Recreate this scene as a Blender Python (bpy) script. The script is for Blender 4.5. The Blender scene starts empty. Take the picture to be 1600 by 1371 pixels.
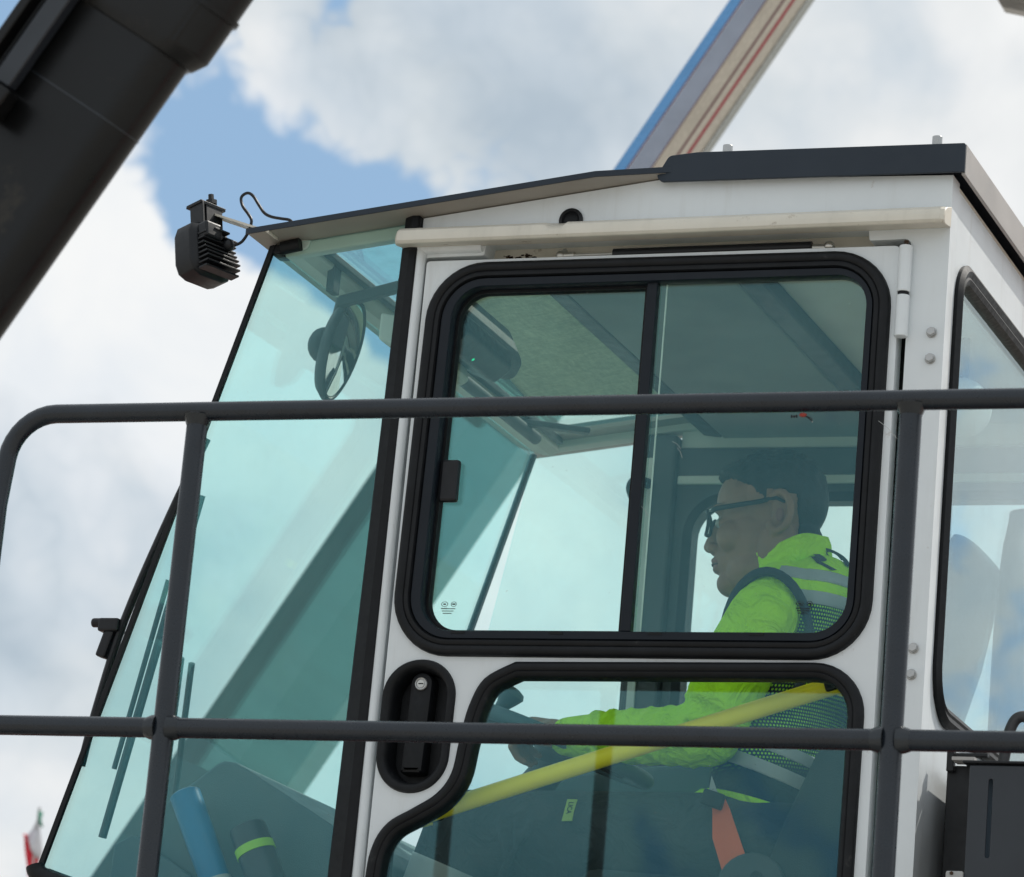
import bpy, bmesh, math, random
from mathutils import Vector, Matrix
from mathutils.bvhtree import BVHTree
random.seed(7)
S = bpy.context.scene
COL = S.collection
R = math.radians

# ------------------------------------------------------------------ camera
# world axes: X along the cab (front = -X), Y across it (far side = +Y), Z up; door plane is Y = 0
CX = Vector((0.93496390, 0.34435643, 0.08521240))      # camera right
CY = Vector((-0.01206759, 0.27094411, -0.96251943))    # camera down
CZ = Vector((-0.35453755, 0.89889262, 0.25747852))     # camera forward
CP = Vector((2.023, -5.714, 1.532))
FPX = 5855.89
cam_d = bpy.data.cameras.new('camera')
cam = bpy.data.objects.new('camera', cam_d); COL.objects.link(cam)
m3 = Matrix((CX, -CY, -CZ)).transposed()
cam.matrix_world = Matrix.Translation(CP) @ m3.to_4x4()
cam_d.sensor_width = 36; cam_d.sensor_fit = 'HORIZONTAL'
cam_d.lens = FPX / 1600 * 36
cam_d.clip_start = 0.1; cam_d.clip_end = 3000
cam_d.dof.use_dof = True; cam_d.dof.focus_distance = 6.3; cam_d.dof.aperture_fstop = 12
S.camera = cam

# ------------------------------------------------------------------ light
SUN_EL, SUN_AZ = 48, -30         # sun behind the cab, towards its rear; azimuth from +Y towards -X
sd = Vector((-math.sin(R(SUN_AZ)) * math.cos(R(SUN_EL)), math.cos(R(SUN_AZ)) * math.cos(R(SUN_EL)), math.sin(R(SUN_EL))))
sun_d = bpy.data.lights.new('sun', 'SUN'); sun_d.energy = 3.2; sun_d.angle = R(0.5); sun_d.color = (1, .95, .87)
sun = bpy.data.objects.new('sun', sun_d); COL.objects.link(sun)
sun.rotation_euler = sd.to_track_quat('Z', 'Y').to_euler()
S.view_settings.view_transform = 'Standard'; S.view_settings.look = 'None'
S.view_settings.exposure = 0.0; S.view_settings.gamma = 1.0; S.view_settings.use_curve_mapping = False
S.cycles.transparent_max_bounces = 40
S.cycles.max_bounces = 10

# ------------------------------------------------------------------ node helpers
class NT:
    def __init__(s, tree): s.t = tree; s.n = tree.nodes; s.l = tree.links
    def new(s, typ, **kw):
        nd = s.n.new(typ)
        for k, v in kw.items(): setattr(nd, k, v)
        return nd
    def put(s, sock, v):
        if hasattr(v, 'links') or isinstance(v, bpy.types.NodeSocket): s.l.new(v, sock)
        else: sock.default_value = v
    def m(s, op, a, b=0.0, c=0.0, clamp=False):
        nd = s.new('ShaderNodeMath', operation=op); nd.use_clamp = clamp
        s.put(nd.inputs[0], a); s.put(nd.inputs[1], b)
        if op in ('MULTIPLY_ADD',): s.put(nd.inputs[2], c)
        return nd.outputs[0]
    def vm(s, op, a, b=None):
        nd = s.new('ShaderNodeVectorMath', operation=op); s.put(nd.inputs[0], a)
        if b is not None: s.put(nd.inputs[1], b)
        return nd.outputs['Value'] if op == 'DOT_PRODUCT' else nd.outputs[0]
    def sc(s, v, k):
        nd = s.new('ShaderNodeVectorMath', operation='SCALE'); s.put(nd.inputs[0], v); nd.inputs['Scale'].default_value = k; return nd.outputs[0]
    def noise(s, vec, scale, detail=4, rough=.55, dist=0.0):
        nd = s.new('ShaderNodeTexNoise'); s.l.new(vec, nd.inputs['Vector'])
        nd.inputs['Scale'].default_value = scale; nd.inputs['Detail'].default_value = detail
        nd.inputs['Roughness'].default_value = rough; nd.inputs['Distortion'].default_value = dist
        return nd.outputs['Fac']
    def ss(s, v, a, b, to0=0.0, to1=1.0, kind='SMOOTHSTEP'):
        nd = s.new('ShaderNodeMapRange', interpolation_type=kind); s.put(nd.inputs['Value'], v)
        for k, q in (('From Min', a), ('From Max', b), ('To Min', to0), ('To Max', to1)): nd.inputs[k].default_value = q
        return nd.outputs['Result']
    def mix(s, f, a, b):
        nd = s.new('ShaderNodeMix', data_type='RGBA'); s.put(nd.inputs['Factor'], f)
        s.put(nd.inputs[6], a); s.put(nd.inputs[7], b); return nd.outputs[2]

# ------------------------------------------------------------------ sky
W = bpy.data.worlds.new('World'); S.world = W; W.use_nodes = True
t = NT(W.node_tree); t.n.clear()
sky = t.new('ShaderNodeTexSky', sky_type='NISHITA', sun_disc=False, sun_elevation=R(SUN_EL), sun_rotation=math.atan2(sd.x, sd.y))
tc = t.new('ShaderNodeTexCoord'); D = tc.outputs['Generated']
# direction in the sky, in degrees-like units round the patch of sky over the yard
u = t.m('MULTIPLY', t.vm('DOT_PRODUCT', D, CX), 5.856); v = t.m('MULTIPLY', t.vm('DOT_PRODUCT', D, CY), 5.856)
ahead = t.ss(t.vm('DOT_PRODUCT', D, CZ), .80, .93)
n1 = t.noise(D, 15, 7, .54, .3); n2 = t.noise(D, 16, 5, .5, .2); n3 = t.noise(D, 5, 4, .5)
def billow(vec, k):
    acc = 0.0; f = 17.0; w = 1.0
    for _ in range(k):     # rounded heaps with creases between them
        acc = t.m('ADD', t.m('MULTIPLY', t.m('ABSOLUTE', t.m('SUBTRACT', t.noise(vec, f, 0), .5)), 3.2 * w), acc); f *= 2.1; w *= .55
    return acc
puff = t.m('SUBTRACT', .68, billow(D, 4))
def gauss(px, py, sx, sy, rot=0):
    c, s_ = math.cos(R(rot)), math.sin(R(rot))
    du = t.m('SUBTRACT', u, (px - 800) / 1000); dv = t.m('SUBTRACT', v, (py - 685.5) / 1000)
    a = t.m('ADD', t.m('MULTIPLY', du, c * 1000 / sx), t.m('MULTIPLY', dv, s_ * 1000 / sx))
    b = t.m('ADD', t.m('MULTIPLY', du, -s_ * 1000 / sy), t.m('MULTIPLY', dv, c * 1000 / sy))
    q = t.m('ADD', t.m('MULTIPLY', a, a), t.m('MULTIPLY', b, b))
    return t.m('MULTIPLY', t.m('EXPONENT', t.m('MULTIPLY', q, -0.5)), ahead)
def addup(terms):
    acc = 0.0
    for g, w in terms: acc = t.m('ADD', t.m('MULTIPLY', g, w), acc)
    return acc
holes = addup([(gauss(300, 240, 150, 105, 35), -.62), (gauss(500, 360, 210, 85, 30), -.66), (gauss(20, 40, 130, 60, -50), -.40),
               (gauss(650, 470, 120, 70, 30), -.30), (gauss(90, 470, 150, 150), .50), (gauss(380, 640, 190, 105, 15), .45), (gauss(1580, 700, 60, 60), -.3), (gauss(150, 900, 230, 260), .35), (gauss(1380, 180, 340, 260), .34), (gauss(850, 60, 220, 160), .2), (ahead, .04)])
cov = t.m('ADD', t.m('ADD', t.m('MULTIPLY', t.m('SUBTRACT', n1, .5), 1.25), t.m('MULTIPLY', t.m('SUBTRACT', n3, .5), .7)), t.m('ADD', t.m('ADD', holes, .22), t.m('MULTIPLY', t.m('SUBTRACT', .22, puff), .42)))  # base cover raised so clouds out of view brighten the cab
thick = t.ss(n2, .35, .65, .80, 1.0)
alpha = t.m('MULTIPLY', t.ss(cov, -.05, .20), thick)
# brightness of the clouds themselves: bright heaps and greyer undersides
lum = addup([(gauss(720, 110, 300, 130, 5), -.17), (gauss(110, 930, 230, 170), -.26), (gauss(480, 820, 230, 230), .26), (gauss(1330, 60, 200, 120), -.06), (gauss(150, 460, 210, 180), .34), (gauss(800, 850, 200, 200), .12), (gauss(30, 1200, 100, 120), .12),
             (gauss(1420, 200, 260, 200), .10), (gauss(340, 640, 200, 120), .08)])
bri = t.m('ADD', t.m('ADD', t.m('ADD', t.m('MULTIPLY', t.m('SUBTRACT', n2, .5), .60), t.m('MULTIPLY', t.m('SUBTRACT', .22, puff), t.m('ADD', .14, t.m('MULTIPLY', gauss(150, 480, 330, 300), .30)))), t.m('MULTIPLY', t.m('SUBTRACT', n1, .5), .3)), t.m('ADD', lum, .68), clamp=True)
cr = t.new('ShaderNodeValToRGB'); t.l.new(bri, cr.inputs[0]); e = cr.color_ramp.elements
e[0].position = .12; e[0].color = (.36, .43, .49, 1); e[1].position = 1.0; e[1].color = (.93, .94, .94, 1)
q = e.new(.42); q.color = (.50, .565, .61, 1); q = e.new(.62); q.color = (.68, .73, .76, 1); q = e.new(.80); q.color = (.83, .85, .86, 1)
bg_gain = 0.1
cloud10 = t.sc(cr.outputs[0], 1 / bg_gain)
blue = t.mix(.55, sky.outputs[0], (3.5, 5.7, 8.2, 1))      # haze veiling the clear sky
skycol = t.mix(alpha, blue, cloud10)
bg = t.new('ShaderNodeBackground'); t.l.new(skycol, bg.inputs[0]); bg.inputs[1].default_value = bg_gain
wo = t.new('ShaderNodeOutputWorld'); t.l.new(bg.outputs[0], wo.inputs[0])

# ------------------------------------------------------------------ materials
def mat(name, col, rough=.5, metal=0.0, var=.06, vscale=9, bump=0.0, bscale=120, spec=.5, coat=0.0, dirt=None, streak=0, bdist=.002):
    mt = bpy.data.materials.new(name); mt.use_nodes = True
    t = NT(mt.node_tree); p = t.n['Principled BSDF']
    tc = t.new('ShaderNodeTexCoord'); O = tc.outputs['Object']
    n = t.noise(O, vscale, 5, .6)
    c = (*col, 1)
    lo = tuple(max(0, x * (1 - var)) for x in col) + (1,); hi = tuple(min(1, x * (1 + var)) for x in col) + (1,)
    out = t.mix(t.ss(n, .3, .7), lo, hi)
    if streak:
        mp = t.new('ShaderNodeMapping'); mp.inputs['Scale'].default_value = (9, 9, .9); t.l.new(O, mp.inputs[0])
        d = t.ss(t.noise(mp.outputs[0], 2.0, 6, .65), .50, .78)
        out = t.mix(t.m('MULTIPLY', d, streak), out, (.38, .35, .29, 1))
    if dirt:
        d = t.ss(t.noise(O, dirt[2], 8, .7), dirt[3], dirt[3] + .12)
        out = t.mix(t.m('MULTIPLY', d, dirt[1]), out, (*dirt[0], 1))
    t.l.new(out, p.inputs['Base Color'])
    t.l.new(t.ss(t.noise(O, vscale * 4, 4), .3, .7, max(0, rough - .07), min(1, rough + .07)), p.inputs['Roughness'])
    p.inputs['Metallic'].default_value = metal; p.inputs['Specular IOR Level'].default_value = spec
    p.inputs['Coat Weight'].default_value = coat
    if bump:
        b = t.new('ShaderNodeBump'); b.inputs['Strength'].default_value = bump; b.inputs['Distance'].default_value = bdist
        t.l.new(t.noise(O, bscale, 4, .55, 1.5 if bdist > .002 else 0), b.inputs['Height']); t.l.new(b.outputs[0], p.inputs['Normal'])
    return mt
def glass(name, tint, dust=.02, reflect=1.2, refl_tint=(.40, .90, 1)):
    mt = bpy.data.materials.new(name); mt.use_nodes = True
    t = NT(mt.node_tree); t.n.clear()
    g = t.new('ShaderNodeNewGeometry')
    c = t.m('ABSOLUTE', t.vm('DOT_PRODUCT', g.outputs['Normal'], g.outputs['Incoming']))
    k = t.m('POWER', t.m('SUBTRACT', 1.0, c), 5.0)
    f = t.m('MULTIPLY', t.m('ADD', t.m('MULTIPLY', k, .957), .043), reflect, clamp=True)
    tr = t.new('ShaderNodeBsdfTransparent'); tr.inputs[0].default_value = (*[x ** .5 for x in tint], 1)
    gl = t.new('ShaderNodeBsdfGlossy'); gl.inputs['Roughness'].default_value = 0.0; gl.inputs[0].default_value = (*refl_tint, 1)
    mx = t.new('ShaderNodeMixShader'); t.l.new(f, mx.inputs[0]); t.l.new(tr.outputs[0], mx.inputs[1]); t.l.new(gl.outputs[0], mx.inputs[2])
    df = t.new('ShaderNodeBsdfDiffuse'); df.inputs[0].default_value = (.5, .52, .5, 1)
    tc = t.new('ShaderNodeTexCoord')
    dn = t.ss(t.noise(tc.outputs['Object'], 14, 8, .7), .42, .8, dust * .25, dust * 2)
    sp = t.ss(t.noise(tc.outputs['Object'], 190, 2, .5), .765, .80, 0, .45)
    m2 = t.new('ShaderNodeMixShader'); t.l.new(t.m('ADD', dn, sp, clamp=True), m2.inputs[0]); t.l.new(mx.outputs[0], m2.inputs[1]); t.l.new(df.outputs[0], m2.inputs[2])
    o = t.new('ShaderNodeOutputMaterial'); t.l.new(m2.outputs[0], o.inputs[0])
    return mt
M = {}
M['white'] = mat('white_paint', (.745, .785, .80), .36, var=.03, vscale=5, bump=.05, bscale=60, dirt=((.30, .24, .17), .7, 34, .64), streak=.30)
M['cream'] = mat('aged_white_paint', (.67, .63, .54), .42, var=.05, dirt=((.25, .18, .11), .7, 26, .61), streak=.32)
M['rubber'] = mat('black_rubber', (.005, .006, .0075), .5, spec=.28, var=.25, vscale=30, bump=.1, dirt=((.08, .08, .075), .35, 30, .62))
M['frame'] = mat('dark_aluminium', (.008, .012, .018), .48, var=.1, spec=.26)
M['rail'] = mat('rail_paint', (.011, .016, .023), .30, spec=.5, var=.15, vscale=20, bump=.03, bscale=40, dirt=((.13, .13, .12), .5, 60, .70))
M['cover'] = mat('slate_paint', (.026, .036, .050), .55, var=.06, spec=.3, dirt=((.10, .11, .11), .4, 30, .68))
M['cover_end'] = mat('bare_edge', (.42, .40, .38), .5, var=.08)
M['liner'] = mat('headliner', (.27, .29, .28), .9, bump=.3, bscale=500)
M['panel'] = mat('interior_trim', (.62, .64, .58), .7, var=.05)
M['dark'] = mat('dark_trim', (.055, .060, .064), .55, var=.1, bump=.15, bscale=300)
M['dash'] = mat('dashboard_plastic', (.065, .115, .13), .55, bump=.2, bscale=350)
M['black'] = mat('black_metal', (.009, .010, .012), .42, spec=.35, var=.2, vscale=25)
M['boxblack'] = mat('box_paint', (.022, .027, .034), .35, var=.12, dirt=((.12, .12, .11), .5, 50, .72))
M['chrome'] = mat('zinc_plate', (.55, .54, .5), .32, 1.0, var=.1)
M['taupe'] = mat('roof_sheet_taupe', (.33, .30, .26), .5, var=.08)  # roof frame toned darker than the cream parts
M['bolt'] = mat('galvanised_bolt', (.46, .46, .45), .38, .85, var=.1)
M['weld'] = mat('weld_metal', (.03, .035, .04), .16, .4, var=.2, bump=.3, bscale=300)
M['slotback'] = mat('slot_backing', (.09, .13, .17), .5)
M['rust'] = mat('rust', (.05, .028, .015), .9, var=.4, vscale=80)
M['yellow'] = mat('yellow_paint', (.95, .74, .015), .4, var=.05)
M['mirror'] = mat('mirror_glass', (.82, .85, .85), .03, 1.0, var=.0)
M['grey'] = mat('grey_steel', (.40, .40, .39), .5)
M['concrete'] = mat('yard_concrete', (.40, .375, .335), .85, var=.15, vscale=.6)
M['red_machine'] = mat('machine_paint', (.35, .05, .03), .4)
M['tyre'] = mat('tyre_rubber', (.015, .015, .015), .85)
M['glass'] = glass('tinted_glass', (.835, .97, .935), .010)
M['wind'] = glass('windshield_glass', (.80, .965, .94), .008)
M['rglass'] = glass('rear_glass', (.84, .96, .96), .025, 1.2, (.9, 1, 1))
M['roofglass'] = glass('roof_glass', (.92, .95, .88), .10)
M['led'] = bpy.data.materials.new('green_led'); M['led'].use_nodes = True
_p = M['led'].node_tree.nodes['Principled BSDF']; _p.inputs['Base Color'].default_value = (0, .3, .12, 1)
_p.inputs['Emission Color'].default_value = (.02, .8, .35, 1); _p.inputs['Emission Strength'].default_value = .8
def shade_mat():
    mt = bpy.data.materials.new('sunshade_film'); mt.use_nodes = True; t = NT(mt.node_tree); t.n.clear()
    tc = t.new('ShaderNodeTexCoord'); O = tc.outputs['Object']
    mp = t.new('ShaderNodeMapping'); mp.inputs['Scale'].default_value = (60, 14, 1); t.l.new(O, mp.inputs[0])
    n = t.noise(mp.outputs[0], 2.2, 8, .75, .6)
    mp2 = t.new('ShaderNodeMapping'); mp2.inputs['Scale'].default_value = (12, 70, 1); t.l.new(O, mp2.inputs[0])
    n = t.m('ADD', t.m('MULTIPLY', n, .5), t.m('MULTIPLY', t.noise(mp2.outputs[0], 2.2, 8, .75, .6), .5))
    c = t.mix(t.ss(n, .38, .66), (.36, .40, .33, 1), (.52, .57, .47, 1))
    tl = t.new('ShaderNodeBsdfTranslucent'); t.l.new(c, tl.inputs[0])
    df = t.new('ShaderNodeBsdfDiffuse'); t.l.new(c, df.inputs[0])
    m = t.new('ShaderNodeMixShader'); m.inputs[0].default_value = .4; t.l.new(tl.outputs[0], m.inputs[1]); t.l.new(df.outputs[0], m.inputs[2])
    o = t.new('ShaderNodeOutputMaterial'); t.l.new(m.outputs[0], o.inputs[0]); return mt
M['shade'] = shade_mat()
M['poly'] = mat('clear_plastic', (.7, .69, .6), .3)

# ------------------------------------------------------------------ mesh helpers
def at(px, py, val, ax=1):
    """design-time helper: the point of the plane (axis ax = val) seen at a position of the survey photo"""
    d = CX * ((px - 800) / FPX) + CY * ((py - 685.5) / FPX) + CZ
    return CP + d * ((val - CP[ax]) / d[ax])
def P2(pts, y=0.0): return [(at(a, b, y).x, at(a, b, y).z) for a, b in pts]
def area(p): return .5 * sum(p[i][0] * p[(i + 1) % len(p)][1] - p[(i + 1) % len(p)][0] * p[i][1] for i in range(len(p)))
def offset(p, d):
    n = len(p); s = 1 if area(p) > 0 else -1; out = []
    for i in range(n):
        a, b, c = Vector(p[i - 1]), Vector(p[i]), Vector(p[(i + 1) % n])
        e1 = (b - a).normalized(); e2 = (c - b).normalized()
        n1 = Vector((-e1.y, e1.x)) * s; n2 = Vector((-e2.y, e2.x)) * s
        nn = n1 + n2; nn = nn / max(.35, nn.dot(n1)) if nn.length > 1e-6 else n1
        out.append(tuple(b + nn * d))
    return out
def rpoly(pts, r, seg=7):
    n = len(pts); out = []
    if not isinstance(r, (list, tuple)): r = [r] * n
    for i in range(n):
        a, b, c = Vector(pts[i - 1]), Vector(pts[i]), Vector(pts[(i + 1) % n])
        if r[i] <= 0: out.append(tuple(b)); continue
        u = (a - b).normalized(); v = (c - b).normalized(); ang = u.angle(v)
        tl = min(r[i] / math.tan(ang / 2), .49 * (a - b).length, .49 * (c - b).length); rr = tl * math.tan(ang / 2)
        cen = b + (u + v).normalized() * (rr / math.sin(ang / 2))
        p0 = b + u * tl; p1 = b + v * tl
        a0 = math.atan2(*(p0 - cen).yx); a1 = math.atan2(*(p1 - cen).yx)
        dd = (a1 - a0 + math.pi) % (2 * math.pi) - math.pi
        for k in range(seg + 1):
            an = a0 + dd * k / seg; out.append((cen.x + rr * math.cos(an), cen.y + rr * math.sin(an)))
    return out
def catmull(pts, sub=6):
    pts = [Vector(p) for p in pts]; out = []
    for i in range(len(pts) - 1):
        p0 = pts[max(0, i - 1)]; p1 = pts[i]; p2 = pts[i + 1]; p3 = pts[min(len(pts) - 1, i + 2)]
        for k in range(sub):
            s = k / sub
            out.append(.5 * ((2 * p1) + (p2 - p0) * s + (2 * p0 - 5 * p1 + 4 * p2 - p3) * s * s + (3 * p1 - p0 - 3 * p2 + p3) * s ** 3))
    out.append(pts[-1]); return out
def a3(axis, p, h):
    return (p[0], h, p[1]) if axis == 'y' else (h, p[0], p[1]) if axis == 'x' else (p[0], p[1], h)
class MB:
    def __init__(s): s.v = []; s.f = []
    def add(s, v, f):
        o = len(s.v); s.v += [tuple(x) for x in v]; s.f += [tuple(i + o for i in q) for q in f]; return s
    def box(s, x0, x1, y0, y1, z0, z1):
        return s.add([(x0, y0, z0), (x1, y0, z0), (x1, y1, z0), (x0, y1, z0), (x0, y0, z1), (x1, y0, z1), (x1, y1, z1), (x0, y1, z1)],
                     [(0, 3, 2, 1), (4, 5, 6, 7), (0, 1, 5, 4), (1, 2, 6, 5), (2, 3, 7, 6), (3, 0, 4, 7)])
    def obox(s, c, ux, uy, uz, hx, hy, hz):
        c = Vector(c); ux, uy, uz = [Vector(w).normalized() for w in (ux, uy, uz)]
        v = [c + ux * hx * i + uy * hy * j + uz * hz * k for k in (-1, 1) for i, j in ((-1, -1), (1, -1), (1, 1), (-1, 1))]
        return s.add(v, [(0, 3, 2, 1), (4, 5, 6, 7), (0, 1, 5, 4), (1, 2, 6, 5), (2, 3, 7, 6), (3, 0, 4, 7)])
    def prism(s, poly, axis, a, b):
        n = len(poly)
        return s.add([a3(axis, p, a) for p in poly] + [a3(axis, p, b) for p in poly],
                     [tuple(range(n))[::-1], tuple(range(n, 2 * n))] + [(i, (i + 1) % n, n + (i + 1) % n, n + i) for i in range(n)])
    def plate(s, outer, holes, axis, a, b):
        bm = bmesh.new(); es = []
        for lp in [outer] + holes:
            vs = [bm.verts.new(a3(axis, p, a)) for p in lp]
            es += [bm.edges.new((vs[i], vs[(i + 1) % len(vs)])) for i in range(len(vs))]
        bmesh.ops.triangle_fill(bm, edges=es, use_beauty=True, use_dissolve=False)
        bm.verts.index_update(); n = len(bm.verts)
        v = [x.co.copy() for x in bm.verts]; fs = [tuple(x.index for x in f.verts) for f in bm.faces]
        es = [tuple(x.index for x in e.verts) for e in bm.edges if len(e.link_faces) == 1]; bm.free()
        k = 'xyz'.index(axis); w = []
        for x in v: y = x.copy(); y[k] = b; w.append(y)
        return s.add(v + w, fs + [tuple(i + n for i in f[::-1]) for f in fs] + [(i, j, j + n, i + n) for i, j in es])
    def rings(s, rs, closed=True, cap=False):
        n = len(rs[0]); v = [p for r in rs for p in r]; f = []
        m = len(rs)
        for k in range(m if closed else m - 1):
            a = k * n; b = ((k + 1) % m) * n
            f += [(a + i, a + (i + 1) % n, b + (i + 1) % n, b + i) for i in range(n)]
        if cap: f += [tuple(range(n))[::-1], tuple(range((m - 1) * n, m * n))]
        return s.add(v, f)
    def seal(s, poly, prof, axis='y'):
        """sweep a closed profile of (inset, height) round a closed outline"""
        return s.rings([[a3(axis, p, h) for p in offset(poly, d)] for d, h in prof], True)
    def tube(s, pts, r, n=14, cap=True, closed=False):
        pts = [Vector(p) for p in pts]; m = len(pts); rr = r if isinstance(r, (list, tuple)) else [r] * m
        T = []
        for i in range(m):
            a = pts[i - 1] if (i > 0 or closed) else pts[i]; b = pts[(i + 1) % m] if (i < m - 1 or closed) else pts[i]
            T.append((b - a).normalized())
        ref = Vector((0, 0, 1)) if abs(T[0].z) < .9 else Vector((1, 0, 0))
        N = (ref - T[0] * ref.dot(T[0])).normalized(); rs = []
        for i in range(m):
            N = (N - T[i] * N.dot(T[i])).normalized(); B = T[i].cross(N)
            rs.append([pts[i] + (N * math.cos(2 * math.pi * k / n) + B * math.sin(2 * math.pi * k / n)) * rr[i] for k in range(n)])
        return s.rings(rs, closed, cap and not closed)
    def cyl(s, p0, p1, r0, r1=None, n=16): return s.tube([p0, p1], [r0, r0 if r1 is None else r1], n)
    def ball(s, c, r, rot=None, n=16, m=10):
        c = Vector(c); r = (r, r, r) if not isinstance(r, (list, tuple)) else r; rs = []
        for j in range(1, m):
            ph = math.pi * j / m
            ring = [Vector((r[0] * math.sin(ph) * math.cos(2 * math.pi * k / n), r[1] * math.sin(ph) * math.sin(2 * math.pi * k / n), -r[2] * math.cos(ph))) for k in range(n)]
            rs.append([c + (rot @ q if rot else q) for q in ring])
        o = len(s.v); s.rings(rs, False)
        for sgn, base in ((-1, 0), (1, (m - 2) * n)):
            q = Vector((0, 0, sgn * r[2])); s.v.append(tuple(c + (rot @ q if rot else q))); i0 = len(s.v) - 1
            s.f += [(i0, o + base + (k + 1) % n, o + base + k) for k in range(n)]
        return s
    def cap(s, p0, r0, p1, r1, n=16):
        p0, p1 = Vector(p0), Vector(p1); d = (p1 - p0).normalized(); pts, rr = [], []
        for k in range(5):
            a = math.pi / 2 * (1 - k / 4); pts.append(p0 - d * r0 * math.sin(a) * .999); rr.append(max(.0008, r0 * math.cos(a)))
        for k in range(5):
            a = math.pi / 2 * k / 4; pts.append(p1 + d * r1 * math.sin(a) * .999); rr.append(max(.0008, r1 * math.cos(a)))
        return s.tube(pts, rr, n)
    def mesh(s, name):
        me = bpy.data.meshes.new(name); me.from_pydata(s.v, [], s.f)
        bm = bmesh.new(); bm.from_mesh(me); bmesh.ops.recalc_face_normals(bm, faces=bm.faces); bm.to_mesh(me); bm.free()
        return me
    def build(s, name, m, parent=None, smooth=35, bevel=0, seg=2, label=None):
        return put(s.mesh(name), name, m, parent, smooth, bevel, seg, label)
def put(me, name, m, parent=None, smooth=35, bevel=0, seg=2, label=None):
    o = bpy.data.objects.new(name, me); COL.objects.link(o)
    if m is not None: me.materials.clear(); me.materials.append(M[m] if isinstance(m, str) else m)
    if smooth:
        me.shade_smooth(); me.set_sharp_from_angle(angle=R(smooth))
    if parent:
        o.parent = parent; o.matrix_parent_inverse = PINV[parent.name]
    if bevel:
        b = o.modifiers.new('bevel', 'BEVEL'); b.width = bevel; b.segments = seg; b.limit_method = 'ANGLE'; b.angle_limit = R(40)
        b.harden_normals = False
    if label: o['label'] = label
    PINV[o.name] = INV(o)
    return o
PINV = {}
def INV(o):
    # world matrix of o is known to be a pure translation for empties and identity for meshes
    return Matrix.Translation(-Vector(o.location)) if o.type == 'EMPTY' else Matrix.Identity(4)
def tag(o, label, cat, group=None, kind=None):
    if label: o['label'] = label
    if cat: o['category'] = cat
    if group: o['group'] = group
    if kind: o['kind'] = kind
    return o
def thing(name, loc, label, cat, group=None):
    o = bpy.data.objects.new(name, None); COL.objects.link(o); o.location = loc; o.empty_display_size = .1
    PINV[o.name] = INV(o)
    return tag(o, label, cat, group)
def copy_part(src, parent, name=None, mtx=None):
    o = src.copy(); COL.objects.link(o); o.parent = parent; o.matrix_parent_inverse = PINV[parent.name]
    if mtx is not None: o.matrix_basis = mtx
    PINV[o.name] = Matrix.Identity(4)
    return o
def fused(mb, name, voxel=.004, smooth=3, fac=.5):
    """merge overlapping closed shapes into ONE continuous surface"""
    o = bpy.data.objects.new(name + '_tmp', mb.mesh(name)); COL.objects.link(o)
    r = o.modifiers.new('r', 'REMESH'); r.mode = 'VOXEL'; r.voxel_size = voxel
    sm = o.modifiers.new('s', 'SMOOTH'); sm.iterations = smooth; sm.factor = fac
    dg = bpy.context.evaluated_depsgraph_get(); dg.update()
    me = bpy.data.meshes.new_from_object(o.evaluated_get(dg)); me.name = name
    bpy.data.objects.remove(o); return me
def shell(me, keep, off, name, cuts=()):
    """a layer lying on the faces of a mesh that pass keep(co), lifted by off(co); cuts are planes (co, no) that give clean edges"""
    bm = bmesh.new(); bm.from_mesh(me)
    for co, no in cuts:
        bmesh.ops.bisect_plane(bm, geom=bm.verts[:] + bm.edges[:] + bm.faces[:], plane_co=co, plane_no=no)
    bmesh.ops.delete(bm, geom=[f for f in bm.faces if not keep(f.calc_center_median())], context='FACES')
    bmesh.ops.delete(bm, geom=[v for v in bm.verts if not v.link_faces], context='VERTS')
    bm.normal_update()
    bnd = {v for e in bm.edges if e.is_boundary for v in e.verts}
    new = {v: v.co + v.normal * (off(v.co) * (.55 if v in bnd else 1)) for v in bm.verts}
    be = [e for e in bm.edges if e.is_boundary]
    r = bmesh.ops.extrude_edge_only(bm, edges=be)
    for v in new: v.co = new[v]
    ext = [g for g in r['geom'] if isinstance(g, bmesh.types.BMVert)]
    bm.normal_update()
    out = bpy.data.meshes.new(name); bm.to_mesh(out); bm.free(); return out
def text_mesh(txt, size, bold=0.0):
    cu = bpy.data.curves.new('lettering', 'FONT'); cu.body = txt; cu.size = size; cu.align_x = 'CENTER'; cu.align_y = 'CENTER'; cu.offset = bold
    o = bpy.data.objects.new('lettering_tmp', cu); COL.objects.link(o)
    dg = bpy.context.evaluated_depsgraph_get(); dg.update()
    me = bpy.data.meshes.new_from_object(o.evaluated_get(dg)); bpy.data.objects.remove(o); return me
def flat_text(txt, size, origin, ux, uy, name, m, parent, bold=0.0, lift=.0006):
    me = text_mesh(txt, size, bold); ux, uy = Vector(ux).normalized(), Vector(uy).normalized(); n = ux.cross(uy)
    for v in me.vertices: v.co = Vector(origin) + ux * v.co.x + uy * v.co.y + n * lift
    return put(me, name, m, parent, 0)
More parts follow.
